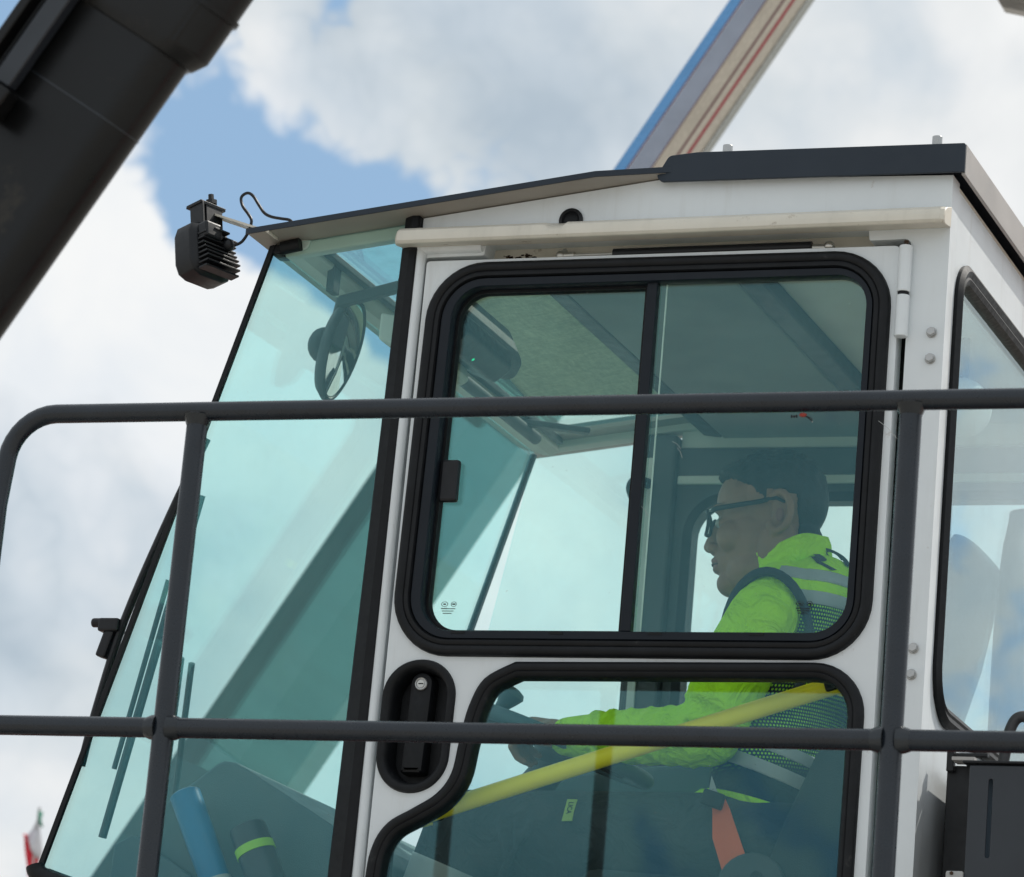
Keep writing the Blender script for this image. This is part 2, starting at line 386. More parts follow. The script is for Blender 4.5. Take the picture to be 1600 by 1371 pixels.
# ================================================================== ground and the machine under the cab (below the frame)
g = MB(); g.add([(-900, -900, 0), (900, -900, 0), (900, 900, 0), (-900, 900, 0)], [(0, 1, 2, 3)])
tag(g.build('ground', 'concrete', smooth=0), 'pale concrete yard under the crane', None, kind='structure')
WIDTH = 1.37                                     # cab across
DECK = 2.12
chassis = thing('crane_chassis', (.6, 1.2, 0), 'crane chassis carrying the white cab and its walkway', 'crane chassis')
MB().box(-1.6, 4.2, .25, 2.6, .9, 2.06).build('frame', 'red_machine', chassis, bevel=.03)
MB().box(-1.25, .9, -.10, 1.8, 2.06, DECK).build('deck', 'cover', chassis, bevel=.008)
MB().box(-.95, 2.3, -1.0, -.87, 1.54, 1.6).build('walkway_beam', 'cover', chassis, bevel=.008)
for x in (-.7, .6, 2.0): MB().box(x - .04, x + .04, -.87, .25, 1.48, 1.54).build('walkway_bracket', 'cover', chassis, bevel=.004)
for x in (-.6, 3.2):
    for y in (.35, 2.5):
        w = MB().tube([(x, y - .28, .8), (x, y - .22, .8), (x, y + .22, .8), (x, y + .28, .8)], [.72, .8, .8, .72], 40).build('wheel', 'tyre', chassis)
        MB().cyl((x, y - .30, .8), (x, y + .30, .8), .36, n=28).build('rim', 'grey', w)

# ================================================================== the cab
cab = thing('crane_cab', (0, WIDTH / 2, DECK), 'white crane operator cab with teal tinted glass and black window seals', 'crane cab')
ZB = 2.15
def zr(x): return 3.536 + (x + .714) * .12676       # underside of the sloping roof
def wx(z): return -.718 - (3.534 - z) * .2825        # windshield plane

# --- near side: one pressed panel with the door opening cut out
fas = [(-.430, ZB), (.511, ZB), (.511, 3.613), (-.004, 3.624), (-.432, 3.5695)]
opening = rpoly([(-.428, 2.19), (-.428, 3.497), (-.312, 3.4985), (-.310, 3.522), (.372, 3.526), (.374, 3.503), (.4465, 3.504), (.4465, 2.19)],
                [0, .012, .003, .003, .003, .003, .012, 0], 4)
side = MB().plate(fas, [opening], 'y', 0.0, .045)
side.build('side_panel', 'white', cab, bevel=.003)
MB().box(-.36, .40, .045, .060, 3.46, 3.545).build('door_header', 'cream', cab, bevel=.002)
MB().plate(offset(rpoly([(-.428, 2.19), (-.428, 3.52), (.447, 3.52), (.447, 2.19)], .01, 3), -.004),
           [rpoly([(-.40, 2.22), (-.40, 3.47), (.425, 3.47), (.425, 2.22)], .09, 6)], 'y', .046, .058).build('door_weatherstrip', 'rubber', cab)
# bright rolled lip of the door jamb
MB().tube([(-.4395, .002, ZB), (-.4365, .000, 3.10), (-.430, .0, 3.508)], .0105, 14).build('door_jamb', 'white', cab)
MB().tube([(-.436, .0, 3.5125), (-.316, .0, 3.5135)], .010, 12).build('jamb_lip', 'white', cab)
# black rubber front pillar beside the door
MB().rings([[(-.489, -.008, ZB), (-.489, -.008, 2.42), (-.463, -.008, 3.574)][i:i + 1] + [(-.474 + i * .014, -.016, z), (-.4545 + i * .0105, -.012, z), (-.4545 + i * .0105, .05, z), (-.489 + i * .013, .05, z)] for i, z in ((0, ZB), (1, 2.42), (2, 3.572))], False, True).build('front_pillar', 'rubber', cab, 30, .003)
# round grommet in the fascia
MB().ball((-.157, .004, 3.556), (.0185, .011, .0185), None, 28, 12).build('grommet', 'rubber', cab)
MB().rings([[(-.157 + r * math.cos(a), y, 3.556 + r * math.sin(a)) for a in [k * math.pi / 14 for k in range(28)]] for r, y in ((.0215, .001), (.0215, -.004), (.016, -.006), (.012, .001))], True).build('grommet_lip', 'black', cab)
# hex bolts on the rear post
for x, z in ((.490, 3.340), (.490, 3.295), (.4905, 2.810), (.4895, 2.767)):
    b = MB().cyl((x, 0, z), (x, -.002, z), .0092, n=20).cyl((x, -.002, z), (x, -.010, z), .0080, .0072, 6)
    b.build('bolt', 'bolt', cab, 25, .0008)

# --- drip rail over the door (lip, underside, cut notch) with rust
prof = [(0.0, 3.556), (-.036, 3.545), (-.046, 3.538), (-.050, 3.528), (-.050, 3.519), (-.046, 3.514), (-.040, 3.514), (0.0, 3.520)]
dr = MB(); xs = [-.463, -.458, -.19, -.178, -.158, -.150, .505, .512]
for_notch = {-.178: .006, -.158: .006}
rs = []
for x in xs:
    k = for_notch.get(x, 0); e = .006 if x in (-.463, .512) else 0
    zz = .0065 * (x + .463) / .975 - .0055
    rs.append([(x, min(0.0, y + e), z + zz - (k if z > 3.528 and y < -.03 else 0)) for y, z in prof])
dr = MB().rings(rs, False, True); drip = dr.build('drip_rail', 'cream', cab, 25, .0015)
def splat(cx, cz, y, r, n, ax='y'):
    m = MB()
    for _ in range(n):
        a = random.random() * 6.28; q = random.random() ** .7 * r; s = r * random.uniform(.12, .42)
        c = (cx + 1.7 * q * math.cos(a), cz + .6 * q * math.sin(a))
        pts = [(c[0] + 1.5 * s * random.uniform(.5, 1) * math.cos(k * .785), c[1] + .6 * s * random.uniform(.5, 1) * math.sin(k * .785)) for k in range(8)]
        m.prism(pts, ax, y, y - .0012)
    return m
splat(-.279, 3.507, .0445, .010, 12).build('rust_spot', 'rust', cab, 0)
splat(-.252, 3.507, .0445, .011, 14).build('rust_spot', 'rust', cab, 0)
# gas strut that holds the door
st = MB().cyl((-.079, .012, 3.497), (.272, .012, 3.499), .0095, n=18).build('gas_strut', 'black', cab)
MB().cyl((-.150, .012, 3.4965), (-.079, .012, 3.497), .0035, n=10).build('strut_rod', 'chrome', st)
for x0, x1 in ((-.175, -.150), (.302, .274)):
    MB().ball((x0, .012, 3.4965 if x0 < 0 else 3.499), .0095, None, 18, 12).build('ball_joint', 'chrome', st)
    MB().cyl((x0, .012, 3.4965), (x1, .012, 3.4972), .0062, n=14).build('end_fitting', 'chrome', st)
    MB().cyl((x0, .012, 3.4965), (x0, .03, 3.512 if x0 < 0 else 3.487), .0045, n=10).build('ball_stud', 'chrome', st)

# --- roof
rt = MB(); top = .011
def slab(x0, x1, y0, y1, th, lift=0.0):
    v = [(x, y, zr(x) + lift + k) for k in (0, th) for x, y in ((x0, y0), (x1, y0), (x1, y1), (x0, y1))]
    return v, [(0, 3, 2, 1), (4, 5, 6, 7), (0, 1, 5, 4), (1, 2, 6, 5), (2, 3, 7, 6), (3, 0, 4, 7)]
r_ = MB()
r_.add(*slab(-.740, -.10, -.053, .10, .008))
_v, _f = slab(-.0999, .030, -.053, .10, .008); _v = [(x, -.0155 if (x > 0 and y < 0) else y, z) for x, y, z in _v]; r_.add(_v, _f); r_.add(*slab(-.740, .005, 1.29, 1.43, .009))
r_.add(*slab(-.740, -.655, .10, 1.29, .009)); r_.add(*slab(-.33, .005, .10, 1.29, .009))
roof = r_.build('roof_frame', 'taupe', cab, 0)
_e = MB().add(*slab(-.744, -.10, -.0560, -.0532, .010, .0005))
_v, _f = slab(-.0999, .030, -.0560, -.0532, .010, .0005); _e.add([(x, y + (.0375 if x > 0 else 0), z) for x, y, z in _v], _f)
_e.build('roof_edge', 'cover', roof, 0)
MB().add(*slab(-.66, -.32, .09, 1.30, .006, .0095)).build('roof_pane', 'roofglass', roof, 0)
side_cov = rpoly([(.008, 3.6135), (.534, 3.611), (.534, 3.6615), (.068, 3.6645), (.018, 3.660), (-.003, 3.6225)], [.012, .001, .004, .006, .012, .012], 5)
cover = MB().prism(side_cov, 'y', -.020, -.014).build('roof_cover', 'cover', cab, 30, .001)
MB().box(.075, .5275, -.0135, 1.43, 3.632, 3.6595).build('cover_top', 'cover', cover, bevel=.002)
MB().box(.528, .5345, -.0135, 1.43, 3.608, 3.661).build('cover_edge', 'cover_end', cover, 0, .001)
for x in (.115, .480):
    MB().cyl((x, .0, 3.655), (x, .0, 3.6815), .0085, n=14).build('roof_stud', 'bolt', cover, 30, .001)
MB().box(.0, .511, .045, WIDTH, 3.606, 3.6).build('roof_skin', 'cream', roof, 0)

# --- inside of the roof: header, beams, lining
def bar(p, q, h, w, up=(0, 0, 1)):
    p, q = Vector(p), Vector(q); d = (q - p); sidev = d.cross(Vector(up)).normalized(); u = sidev.cross(d).normalized()
    return MB().obox((p + q) / 2, d, sidev, u, d.length / 2, w / 2, h / 2)
MB().prism([(-.716, 3.534), (-.713, 3.525), (-.676, 3.518), (-.655, 3.527), (-.650, 3.543), (-.70, 3.546)], 'y', .015, WIDTH - .01).build('front_header', 'panel', cab, 30, .003)
MB().prism([(-.6495, 3.545), (-.6495, 3.531), (-.637, 3.533), (-.637, 3.546)], 'y', .05, WIDTH - .05).build('header_trim', 'dark', cab, 30, .002)
MB().prism([(-.338, 3.574), (-.338, 3.553), (-.298, 3.548), (-.298, 3.575)], 'y', .05, WIDTH - .03).build('roof_crossbeam', 'dark', cab, 30, .003)
MB().box(-.298, .038, .06, WIDTH - .02, 3.549, 3.585).build('roof_lining', 'liner', cab, 0, .004)
MB().prism([(.038, 3.548), (.052, 3.540), (.088, 3.545), (.088, 3.60), (.038, 3.60)], 'y', .06, WIDTH - .02).build('lining_rail', 'dark', cab, 30, .004)
MB().box(.0885, .508, .048, WIDTH - .02, 3.572, 3.598).build('rear_lining', 'panel', cab, 0, .004)
# far roof rail, side lit below, with its dark trim
y0 = WIDTH - .035
MB().add([(x, y, z) for x in (-.70, .50) for y, z in ((y0, zr(x) - .014), (WIDTH, zr(x) - .016), (WIDTH, zr(x) + .022), (y0, zr(x) + .016))],
         [(0, 1, 2, 3), (7, 6, 5, 4), (0, 4, 5, 1), (1, 5, 6, 2), (2, 6, 7, 3), (3, 7, 4, 0)]).build('far_roof_rail', 'panel', cab, 0, .004)
MB().add([(x, y, z) for x in (-.69, -.02) for y, z in ((y0 - .012, zr(x) + .010), (y0 - .002, zr(x) + .008), (y0 - .002, zr(x) + .030), (y0 - .012, zr(x) + .030))],
         [(0, 1, 2, 3), (7, 6, 5, 4), (0, 4, 5, 1), (1, 5, 6, 2), (2, 6, 7, 3), (3, 7, 4, 0)]).build('rail_trim', 'dark', cab, 0, .002)
# near roof rail over the front side glass
MB().add([(x, y, z) for x in (-.70, -.45) for y, z in ((.020, zr(x) - .024), (.045, zr(x) - .024), (.045, zr(x) + .0), (.020, zr(x) + .0))],
         [(0, 1, 2, 3), (7, 6, 5, 4), (0, 4, 5, 1), (1, 5, 6, 2), (2, 6, 7, 3), (3, 7, 4, 0)]).build('near_roof_rail', 'panel', cab, 0, .004)
# sunshade roll, film and blind rod under the roof pane
v = []; nx, ny = 26, 20; f_ = []
for i in range(nx + 1):
    for j in range(ny + 1):
        s = i / nx; q = j / ny
        x = -.51 - .10 * q + s * (.15 + .10 * q); y = .10 + q * (1.04 - .10 * (1 - s) ** 2)
        v.append((x, y, zr(x) - .006 - .002 * math.sin(s * 9 + q * 3) - .001 * math.sin(q * 17)))
for i in range(nx):
    for j in range(ny):
        a = i * (ny + 1) + j; f_.append((a, a + 1, a + ny + 2, a + ny + 1))
ss_ = MB().add(v, f_).build('sunshade', 'shade', cab, 60)
sl = ss_.modifiers.new('solid', 'SOLIDIFY'); sl.thickness = .0015
MB().tube([(-.652, .60, 3.512), (-.652, 1.20, 3.512)], .013, 14).build('shade_roll', 'dark', cab)
MB().obox((-.60, 1.16, 3.525), (.8, .5, 0), (-.5, .8, 0), (0, 0, 1), .075, .012, .006).build('shade_arm', 'dark', cab, 0, .003)
MB().obox((-.58, .20, 3.506), (1, -.25, .12), (.25, 1, 0), (0, 0, 1), .10, .009, .010).build('blind_rod', 'dark', cab, 0, .003)
MB().box(-.665, -.650, .13, .16, 3.485, 3.535).build('rod_bracket', 'dark', cab, 0, .002)
# overhead unit hanging from the header by the door: hood, monitor bar with a green lamp, tray
ou = MB().prism(rpoly([(-.53, 3.425), (-.40, 3.395), (-.385, 3.43), (-.42, 3.50), (-.53, 3.515)], [.01, .02, .02, .03, .01], 4), 'y', .13, .42).build('overhead_unit', 'dark', cab, 30, .012)
MB().prism(rpoly([(-.455, 3.388), (-.405, 3.366), (-.372, 3.392), (-.380, 3.432), (-.44, 3.446)], [.008, .015, .018, .018, .01], 4), 'y', .10, .335).build('monitor_bar', 'black', ou, 30, .010)
MB().prism([(-.55, 3.39), (-.455, 3.352), (-.440, 3.362), (-.455, 3.42), (-.55, 3.44)], 'y', .12, .30).build('unit_tray', 'panel', ou, 30, .006)
MB().ball((-.3985, .20, 3.375), .0045).build('status_lamp', 'led', ou)
MB().box(-.715, -.690, .62, .76, 3.475, 3.520).build('wiper_motor', 'dark', cab, 0, .006)

# --- glass at the front
zt = 3.532
nside = [(-.713, 3.533), (-.452, 3.566), (-.462, 2.9), (-.475, ZB + .03), (-1.085, ZB + .03)]
MB().prism([(wx(z) + .006, z) if i in (0, 4) else (x, z) for i, (x, z) in enumerate(nside)], 'y', .012, .017).build('side_glass', 'glass', cab, 0)
def wpane(y0, y1, z0, z1, th, push=0.0):
    return MB().add([(wx(z) + push + k, y, z) for k in (0, th) for y, z in ((y0, z0), (y1, z0), (y1, z1), (y0, z1))],
                    [(0, 3, 2, 1), (4, 5, 6, 7), (0, 1, 5, 4), (1, 2, 6, 5), (2, 3, 7, 6), (3, 0, 4, 7)])
wpane(.010, WIDTH - .008, 2.40, 3.528, .005).build('windshield', 'wind', cab, 0)
wpane(.002, .011, 2.40, 3.530, .010, -.003).build('windshield_edge', 'rubber', cab, 0, .001)
wpane(WIDTH - .010, WIDTH + .003, 2.40, 3.524, .012, -.003).build('windshield_edge', 'rubber', cab, 0, .001)
pts = catmull([(-1.040, .001, 2.415), (-1.030, .001, 2.400), (-.985, .001, 2.384), (-.93, .001, 2.372), (-.80, .001, 2.35), (-.48, .001, 2.32)], 5)
MB().tube(pts, .0165, 12).build('glass_trim', 'rubber', cab)
MB().box(-1.045, -1.02, .02, WIDTH - .01, 2.385, 2.415).build('cowl', 'rubber', cab, 0, .005)
MB().prism([(-1.03, 2.39), (-.48, 2.32), (-.48, ZB), (-1.03, ZB)], 'y', .004, .05).build('lower_panel', 'white', cab, 0, .003)
MB().box(-.722, -.700, .004, .05, 3.515, 3.533).build('glass_clip', 'rubber', cab, 0, .004)
MB().tube([(-.700, .006, 3.525), (-.665, .006, 3.5315)], .012, 12).build('glass_clamp', 'rubber', cab)

# --- far side: front pane, rear door post, rear window, upper panel
fs = [(wx(3.515) + .006, 3.515), (-.465, 3.545), (-.452, ZB + .02), (wx(ZB) + .15, ZB + .02)]
MB().prism(fs, 'y', WIDTH - .006, WIDTH - .001).build('far_glass', 'glass', cab, 0)
MB().box(-.468, -.389, WIDTH - .05, WIDTH + .012, ZB, 3.552).build('far_pillar', 'dark', cab, 0, .006)
MB().box(-.476, -.469, WIDTH - .03, WIDTH + .004, ZB, 3.54).build('pillar_seal', 'rubber', cab, 0, .001)
MB().box(-.452, -.435, WIDTH - .056, WIDTH - .0505, 2.86, 3.50).build('pillar_strip', 'panel', cab, 0, .001)
MB().box(-.425, -.405, WIDTH - .054, WIDTH - .0505, 3.04, 3.055).build('pillar_label', 'yellow', cab, 0)
far_hole = rpoly([(-.352, 2.62), (-.352, 3.416), (.455, 3.418), (.455, 2.62)], .075, 8)
MB().plate([(-.388, ZB), (-.388, 3.528), (.511, 3.522), (.511, ZB)], [far_hole], 'y', WIDTH - .03, WIDTH).build('far_wall', 'dark', cab, 0, .003)
MB().box(-.388, .508, WIDTH - .022, WIDTH, 3.5285, 3.62).build('far_upper_panel', 'panel', cab, 0, .003)
MB().box(-.385, .50, WIDTH - .040, WIDTH - .0305, 3.448, 3.466).build('wall_rail', 'panel', cab, 0, .003)
MB().seal(far_hole, [(-.014, WIDTH - .036), (-.014, WIDTH + .006), (.006, WIDTH + .006), (.006, WIDTH - .036)]).build('far_window_seal', 'rubber', cab)
MB().prism(offset(far_hole, -.004), 'y', WIDTH - .017, WIDTH - .012).build('far_rear_pane', 'glass', cab, 0)
# coat hook and grab handle on the post
MB().tube(catmull([(-.44, WIDTH - .05, 3.445), (-.45, WIDTH - .10, 3.44), (-.455, WIDTH - .12, 3.42), (-.452, WIDTH - .10, 3.40)], 5), .011, 10).build('coat_hook', 'black', cab)

# --- rear wall with its window
rh = rpoly([(.022, 2.722), (.026, 3.478), (1.27, 3.490), (1.27, 2.718)], [.10, .085, .10, .10], 9)
XR = .511
MB().plate([(.0455, ZB), (.0455, 3.606), (WIDTH, 3.606), (WIDTH, ZB)], [offset([(max(.062, a), b) for a, b in rh], .004)], 'x', XR - .035, XR - .0005).build('rear_wall', 'white', cab, 0, .002)
rh2 = rpoly([(.054, 2.715), (.056, 3.486), (1.27, 3.492), (1.27, 2.715)], [.085, .07, .10, .10], 9)
rw = MB().seal(rh2, [(-.004, XR - .01), (-.006, XR + .006), (.004, XR + .012), (.014, XR + .008), (.018, XR + .010), (.026, XR + .006), (.030, XR - .004), (.030, XR - .02)], 'x').build('rear_window_seal', 'rubber', cab, 40)
MB().prism(offset(rh2, .026), 'x', XR - .010, XR - .005).build('rear_pane', 'rglass', cab, 0)
# faint printed instruction sheet on the far pane, seen from behind
def sheet(x0, z0, w, h):
    m = MB(); y = WIDTH - .019
    for k in range(8): m.box(x0, x0 + w, y - .0003, y, z0 + h * (.42 + k * .075), z0 + h * (.42 + k * .075) + .0012)
    for k in range(5): m.box(x0 + w * k / 4, x0 + w * k / 4 + .0012, y - .0006, y - .0003, z0 + h * .42, z0 + h * .945)
    for i in range(4):
        for j in range(3):
            cx, cz = x0 + w * (.1 + .25 * i), z0 + h * (.06 + .12 * j)
            m.box(cx - .007, cx + .007, y - .0003, y, cz - .006, cz - .0048); m.box(cx - .007, cx + .007, y - .0003, y, cz + .0048, cz + .006)
            m.box(cx - .002, cx + .002, y - .0003, y, cz - .0045, cz + .0045)
    return m
sheet(-.01, 3.17, .20, .26).build('instruction_decal', 'grey', cab, 0)
# round blind-spot mirror inside the rear corner
mm = MB().ball((.44, .42, 3.335), (.05, .075, .05), None, 20, 10).build('corner_mirror', 'panel', cab)
MB().cyl((.44, .42, 3.37), (.44, .42, 3.46), .008).build('mirror_stem', 'dark', mm)

# --- floor, dashboard, consoles
MB().box(-1.02, .508, .02, WIDTH, ZB - .03, ZB).build('floor', 'dark', cab, 0)
db = [(-1.0, 2.26), (-1.005, 2.40), (-.992, 2.485), (-.955, 2.503), (-.898, 2.572), (-.812, 2.638), (-.80, 2.643), (-.775, 2.640), (-.579, 2.533), (-.555, 2.50), (-.60, 2.26)]
dash = MB().prism(rpoly(db, [0, 0, .01, .01, .01, .02, .01, .012, .02, .02, 0], 4), 'y', .20, 1.22).build('dashboard', 'dash', cab, 30, .006)
MB().prism([(-.990, 2.487), (-.955, 2.505), (-.83, 2.435), (-.83, 2.37), (-.99, 2.37)], 'y', .186, .1995).build('dash_end', 'dash', dash, 30, .004)
MB().prism(rpoly([(-.46, 2.30), (-.46, 2.735), (-.40, 2.765), (-.25, 2.78), (-.12, 2.79), (.25, 2.80), (.25, 2.30)], .02, 3), 'y', .90, 1.10).build('side_console', 'dash', cab, 30, .008)
for (x, z) in ((-.455, 2.815), (-.405, 2.800)):
    MB().obox((x, .95, z), (1, .3, .35), (-.3, 1, 0), (-.3, 0, 1), .032, .04, .025).build('console_switch', 'dash', cab, 0, .008)
# steering column, wheel, spinner knob
wc = Vector((-.322, .62, 2.762)); wa = Vector((.34, 0, .94)).normalized(); w1 = Vector((-.94, 0, .34)).normalized(); w2 = Vector((0, 1, 0))
sc_ = MB().cyl(wc - wa * .45 + w1 * .14, wc - wa * .03, .045, .03).build('steering_column', 'dark', cab)
sw = MB().tube([wc + (w1 * math.cos(a) + w2 * math.sin(a)) * .165 for a in [k * math.pi / 24 for k in range(48)]], .0145, 14, closed=True).build('steering_wheel', 'dash', cab)
m = MB().ball(wc - wa * .015, (.05, .05, .03))
for a in (0, 2.09, 4.19): m.tube([wc, wc + (w1 * math.cos(a) + w2 * math.sin(a)) * .16], [.013, .010], 10)
m.build('wheel_hub', 'dark', sw)
kb = wc + (w1 * math.cos(.12) + w2 * math.sin(.12)) * .158
kd = Vector((.55, 0, .83)).normalized()
MB().tube([kb, kb + kd * .018, kb + kd * .030, kb + kd * .042, kb + kd * .056, kb + kd * .064, kb + kd * .068], [.011, .012, .014, .020, .026, .022, .010], 18).build('spinner_knob', 'dash', sw)

# --- windscreen wiper (outside), long blade and twin arms against the glass
MB().tube(catmull([(wx(3.19) - .012, .05, 3.19), (wx(3.05) - .028, .05, 3.05), (wx(2.86) - .040, .05, 2.86), (wx(2.70) - .030, .05, 2.70), (wx(2.60) - .018, .05, 2.60)], 5), .0075, 10).build('wiper_arm', 'black', cab)
MB().box(-.993, -.953, .035, .07, 2.838, 2.862).cyl((-1.012, .052, 2.856), (-.985, .052, 2.856), .0085, n=12).obox((-.978, .052, 2.818), (.28, 0, 1), (1, 0, -.28), (0, 1, 0), .026, .010, .012).build('wiper_pivot', 'black', cab, 0, .004)
def onglass(y, z, d): return Vector((wx(z) - d, y, z))
bl = MB()
bl.tube([onglass(.10, 3.10, .010), onglass(.20, 2.50, .010)], .008, 8)
wb = bl.build('wiper_blade', 'dark', cab)
MB().tube([onglass(.12, 2.95, .024), onglass(.18, 2.62, .026)], .005, 8).build('blade_bridge', 'dark', wb)
for k in (0, .045):
    MB().tube([onglass(.26 + k, 2.84, .020), onglass(.47 + k, 2.45, .022)], .006, 8).build('wiper_link', 'dark', cab)

# ================================================================== door (a part of the cab) and its own pieces
up_out = rpoly([(-.417, 2.788), (-.405, 3.4835), (.4205, 3.4835), (.4205, 2.787)], [.105, .105, .100, .100], 10)
lo_l = catmull([(-.421, 2.22), (-.420, 2.40), (-.412, 2.465), (-.388, 2.505), (-.345, 2.531), (-.306, 2.556), (-.283, 2.590), (-.274, 2.645), (-.262, 2.705), (-.238, 2.752), (-.185, 2.781)], 5)
lo_out = [tuple(p) for p in lo_l] + rpoly([(-.185, 2.781), (.4185, 2.785), (.4165, 2.22), (-.421, 2.22)], [0, .088, .06, 0], 9)[1:-1]
dout = rpoly([(-.423, 2.20), (-.4155, 3.4885), (.4315, 3.4905), (.4365, 2.20)], [.02, .006, .012, .02], 4)
hc = [(-.3555, 2.7785), (-.3535, 2.556)]
slot_pts = rpoly([(-.4205, 2.556), (-.4185, 2.782), (-.2875, 2.782), (-.2925, 2.556)], [.064, .064, .064, .064], 12)
door = MB().plate(dout, [offset(up_out, .012), offset(lo_out, .012), offset(slot_pts, .010)], 'y', -.006, .028).build('door', 'white', cab, 30, .002)
sealprof = [(0, -.005), (.002, -.014), (.008, -.019), (.016, -.018), (.0185, -.0145), (.0205, -.0165), (.027, -.016), (.030, -.010), (.030, .020), (.004, .020)]
MB().seal(up_out, sealprof).build('upper_window_seal', 'rubber', door, 50)
fr_in = rpoly([(-.3655, 2.8325), (-.3555, 3.4375), (.3785, 3.4395), (.3770, 2.8325)], [.058, .055, .052, .058], 10)
fr_o = offset(up_out, .0295)
def lerp(k): return [(a[0] + (b[0] - a[0]) * k, a[1] + (b[1] - a[1]) * k) for a, b in zip(fr_o, fr_in)]
MB().rings([[(x, y, z) for x, z in lerp(k)] for k, y in ((0, -.009), (.12, -.0125), (.90, -.0125), (1, -.009), (1, .012), (.6, .028), (0, .028))], True).build('sliding_window_frame', 'frame', door, 40)
gin = offset(fr_in, -.004)
# rounded opening of the frame, panes run in it
def clipx(poly, x, side):
    out = []
    n = len(poly)
    for i in range(n):
        a, b = poly[i], poly[(i + 1) % n]
        ia, ib = (a[0] - x) * side >= 0, (b[0] - x) * side >= 0
        if ia: out.append(a)
        if ia != ib:
            s = (x - a[0]) / (b[0] - a[0]); out.append((x, a[1] + s * (b[1] - a[1])))
    return out
MB().prism(clipx(gin, .010, -1), 'y', .018, .022).build('sliding_pane', 'glass', door, 0)
MB().prism(clipx(gin, -.004, 1), 'y', .004, .008).build('fixed_pane', 'glass', door, 0)
MB().box(-.0085, .0095, -.004, .014, 2.834, 3.444).build('meeting_bar', 'frame', door, 0, .0015)
MB().box(.0215, .0235, .0085, .0115, 2.836, 3.440).build('pane_edge', 'poly', door, 0)
# inner channel of the sliding half
inn = offset(fr_in, -.001)
MB().seal(clipx(inn, -.010, -1), [(0, .010), (0, .024), (.0075, .024), (.0075, .017), (.006, .015), (.006, .010)]).build('slide_channel', 'rubber', door, 40)
MB().box(-.358, -.324, .002, .017, 3.060, 3.134).build('slide_latch', 'black', door, 0, .005)
for x in (-.292, -.117, .056, .23):
    MB().box(x - .012, x + .012, -.0135, -.0120, 2.8265, 2.8305).build('drain_slot', 'rubber', door, 0)
MB().seal(lo_out, [(0, -.005), (.002, -.013), (.008, -.017), (.015, -.016), (.017, -.014), (.019, -.0155), (.025, -.014), (.028, -.008), (.028, .020), (.004, .020)]).build('lower_window_seal', 'rubber', door, 50)
MB().prism(offset(lo_out, .022), 'y', .004, .008).build('lower_pane', 'glass', door, 0)
# recessed handle with paddle and lock
MB().seal(slot_pts, [(-.001, -.006), (.001, -.012), (.008, -.014), (.014, -.010), (.018, .004), (.020, .034), (.010, .034), (.006, -.003)]).build('handle_bezel', 'rubber', door, 50)
MB().prism(offset(slot_pts, .015), 'y', .030, .036).build('handle_well', 'rubber', door, 0)
hp = rpoly([(-.381, 2.590), (-.376, 2.764), (-.334, 2.764), (-.340, 2.590)], [.006, .02, .02, .006], 7)
paddle = MB().rings([[(x, y, z) for x, z in offset(hp, d)] for d, y in ((0, .030), (0, .010), (.003, .004), (.010, .002))], False, True).build('handle_paddle', 'rubber', door, 40)
MB().rings([[(-.355 + r * math.cos(k * math.pi / 12), y, 2.7425 + r * math.sin(k * math.pi / 12)) for k in range(24)] for r, y in ((.0112, .004), (.0112, -.001), (.0100, -.0022), (.0085, -.0018), (.0078, -.0004))], False, True).build('lock_ring', 'bolt', door, 40)
MB().cyl((-.355, -.0005, 2.7425), (-.355, -.0016, 2.7425), .0062, n=18).build('lock_barrel', 'chrome', door)
MB().box(-.3590, -.3505, -.0024, -.0017, 2.7416, 2.7434).build('keyhole', 'black', door, 0)
# hinge barrels
for z0, z1 in ((3.408, 3.488), (3.331, 3.402)):
    MB().cyl((.4405, -.010, z0), (.4405, -.010, z1), .0112, n=20).build('hinge_barrel', 'white', door, 35, .0012)
MB().cyl((.4405, -.010, 3.401), (.4405, -.010, 3.409), .0095, n=16).build('hinge_washer', 'rubber', door)
MB().box(.428, .4405, -.0075, -.002, 3.335, 3.40).build('hinge_leaf', 'white', door, 0, .001)
MB().cyl((.4405, -.010, 3.488), (.4405, -.010, 3.497), .004, n=10).build('hinge_pin', 'rust', door)
# yellow grab bar across the inside of the lower pane
MB().tube(catmull([(-.352, .090, 2.534), (-.331, .070, 2.541), (.325, .070, 2.757), (.345, .090, 2.763)], 6), .0155, 16).build('grab_bar', 'yellow', door)
MB().obox((-.345, .072, 2.533), (1, 0, .33), (0, 1, 0), (-.33, 0, 1), .016, .02, .010).build('bar_bracket', 'black', door, 0, .003)
MB().obox((.345, .072, 2.765), (1, 0, .33), (0, 1, 0), (-.33, 0, 1), .016, .02, .012).build('bar_bracket', 'black', door, 0, .003)
# tempering marks etched in the corners of the panes
def etched(x, z, y):
    m = MB()
    for cx, w in ((x, .0062), (x + .0165, .0052)):
        m.rings([[(cx + r * w * math.cos(k * math.pi / 10), y, z + r * .0045 * math.sin(k * math.pi / 10)) for k in range(20)] for r in (1, .82)], False)
        m.box(cx - .0024, cx + .0024, y - .0002, y, z - .0012, z + .0012)
    for k in range(3): m.box(x - .006 + k * .002, x + .020 - k * .003, y - .0002, y, z - .0085 - k * .004, z - .0072 - k * .004)
    return m
etched(-.333, 2.884, .0178).build('glass_mark', 'black', door, 0)
etched(.295, 2.884, .0038).build('glass_mark', 'black', door, 0)
flat_text('CCC', .0042, (-.3165, .0176, 2.884), (1, 0, 0), (0, 0, 1), 'glass_lettering', 'black', door)
flat_text('GLASS', .0040, (-.333, .0176, 2.8765), (1, 0, 0), (0, 0, 1), 'glass_lettering', 'black', door)
flat_text('CCC', .0042, (.3115, .0036, 2.884), (1, 0, 0), (0, 0, 1), 'glass_lettering', 'black', door)
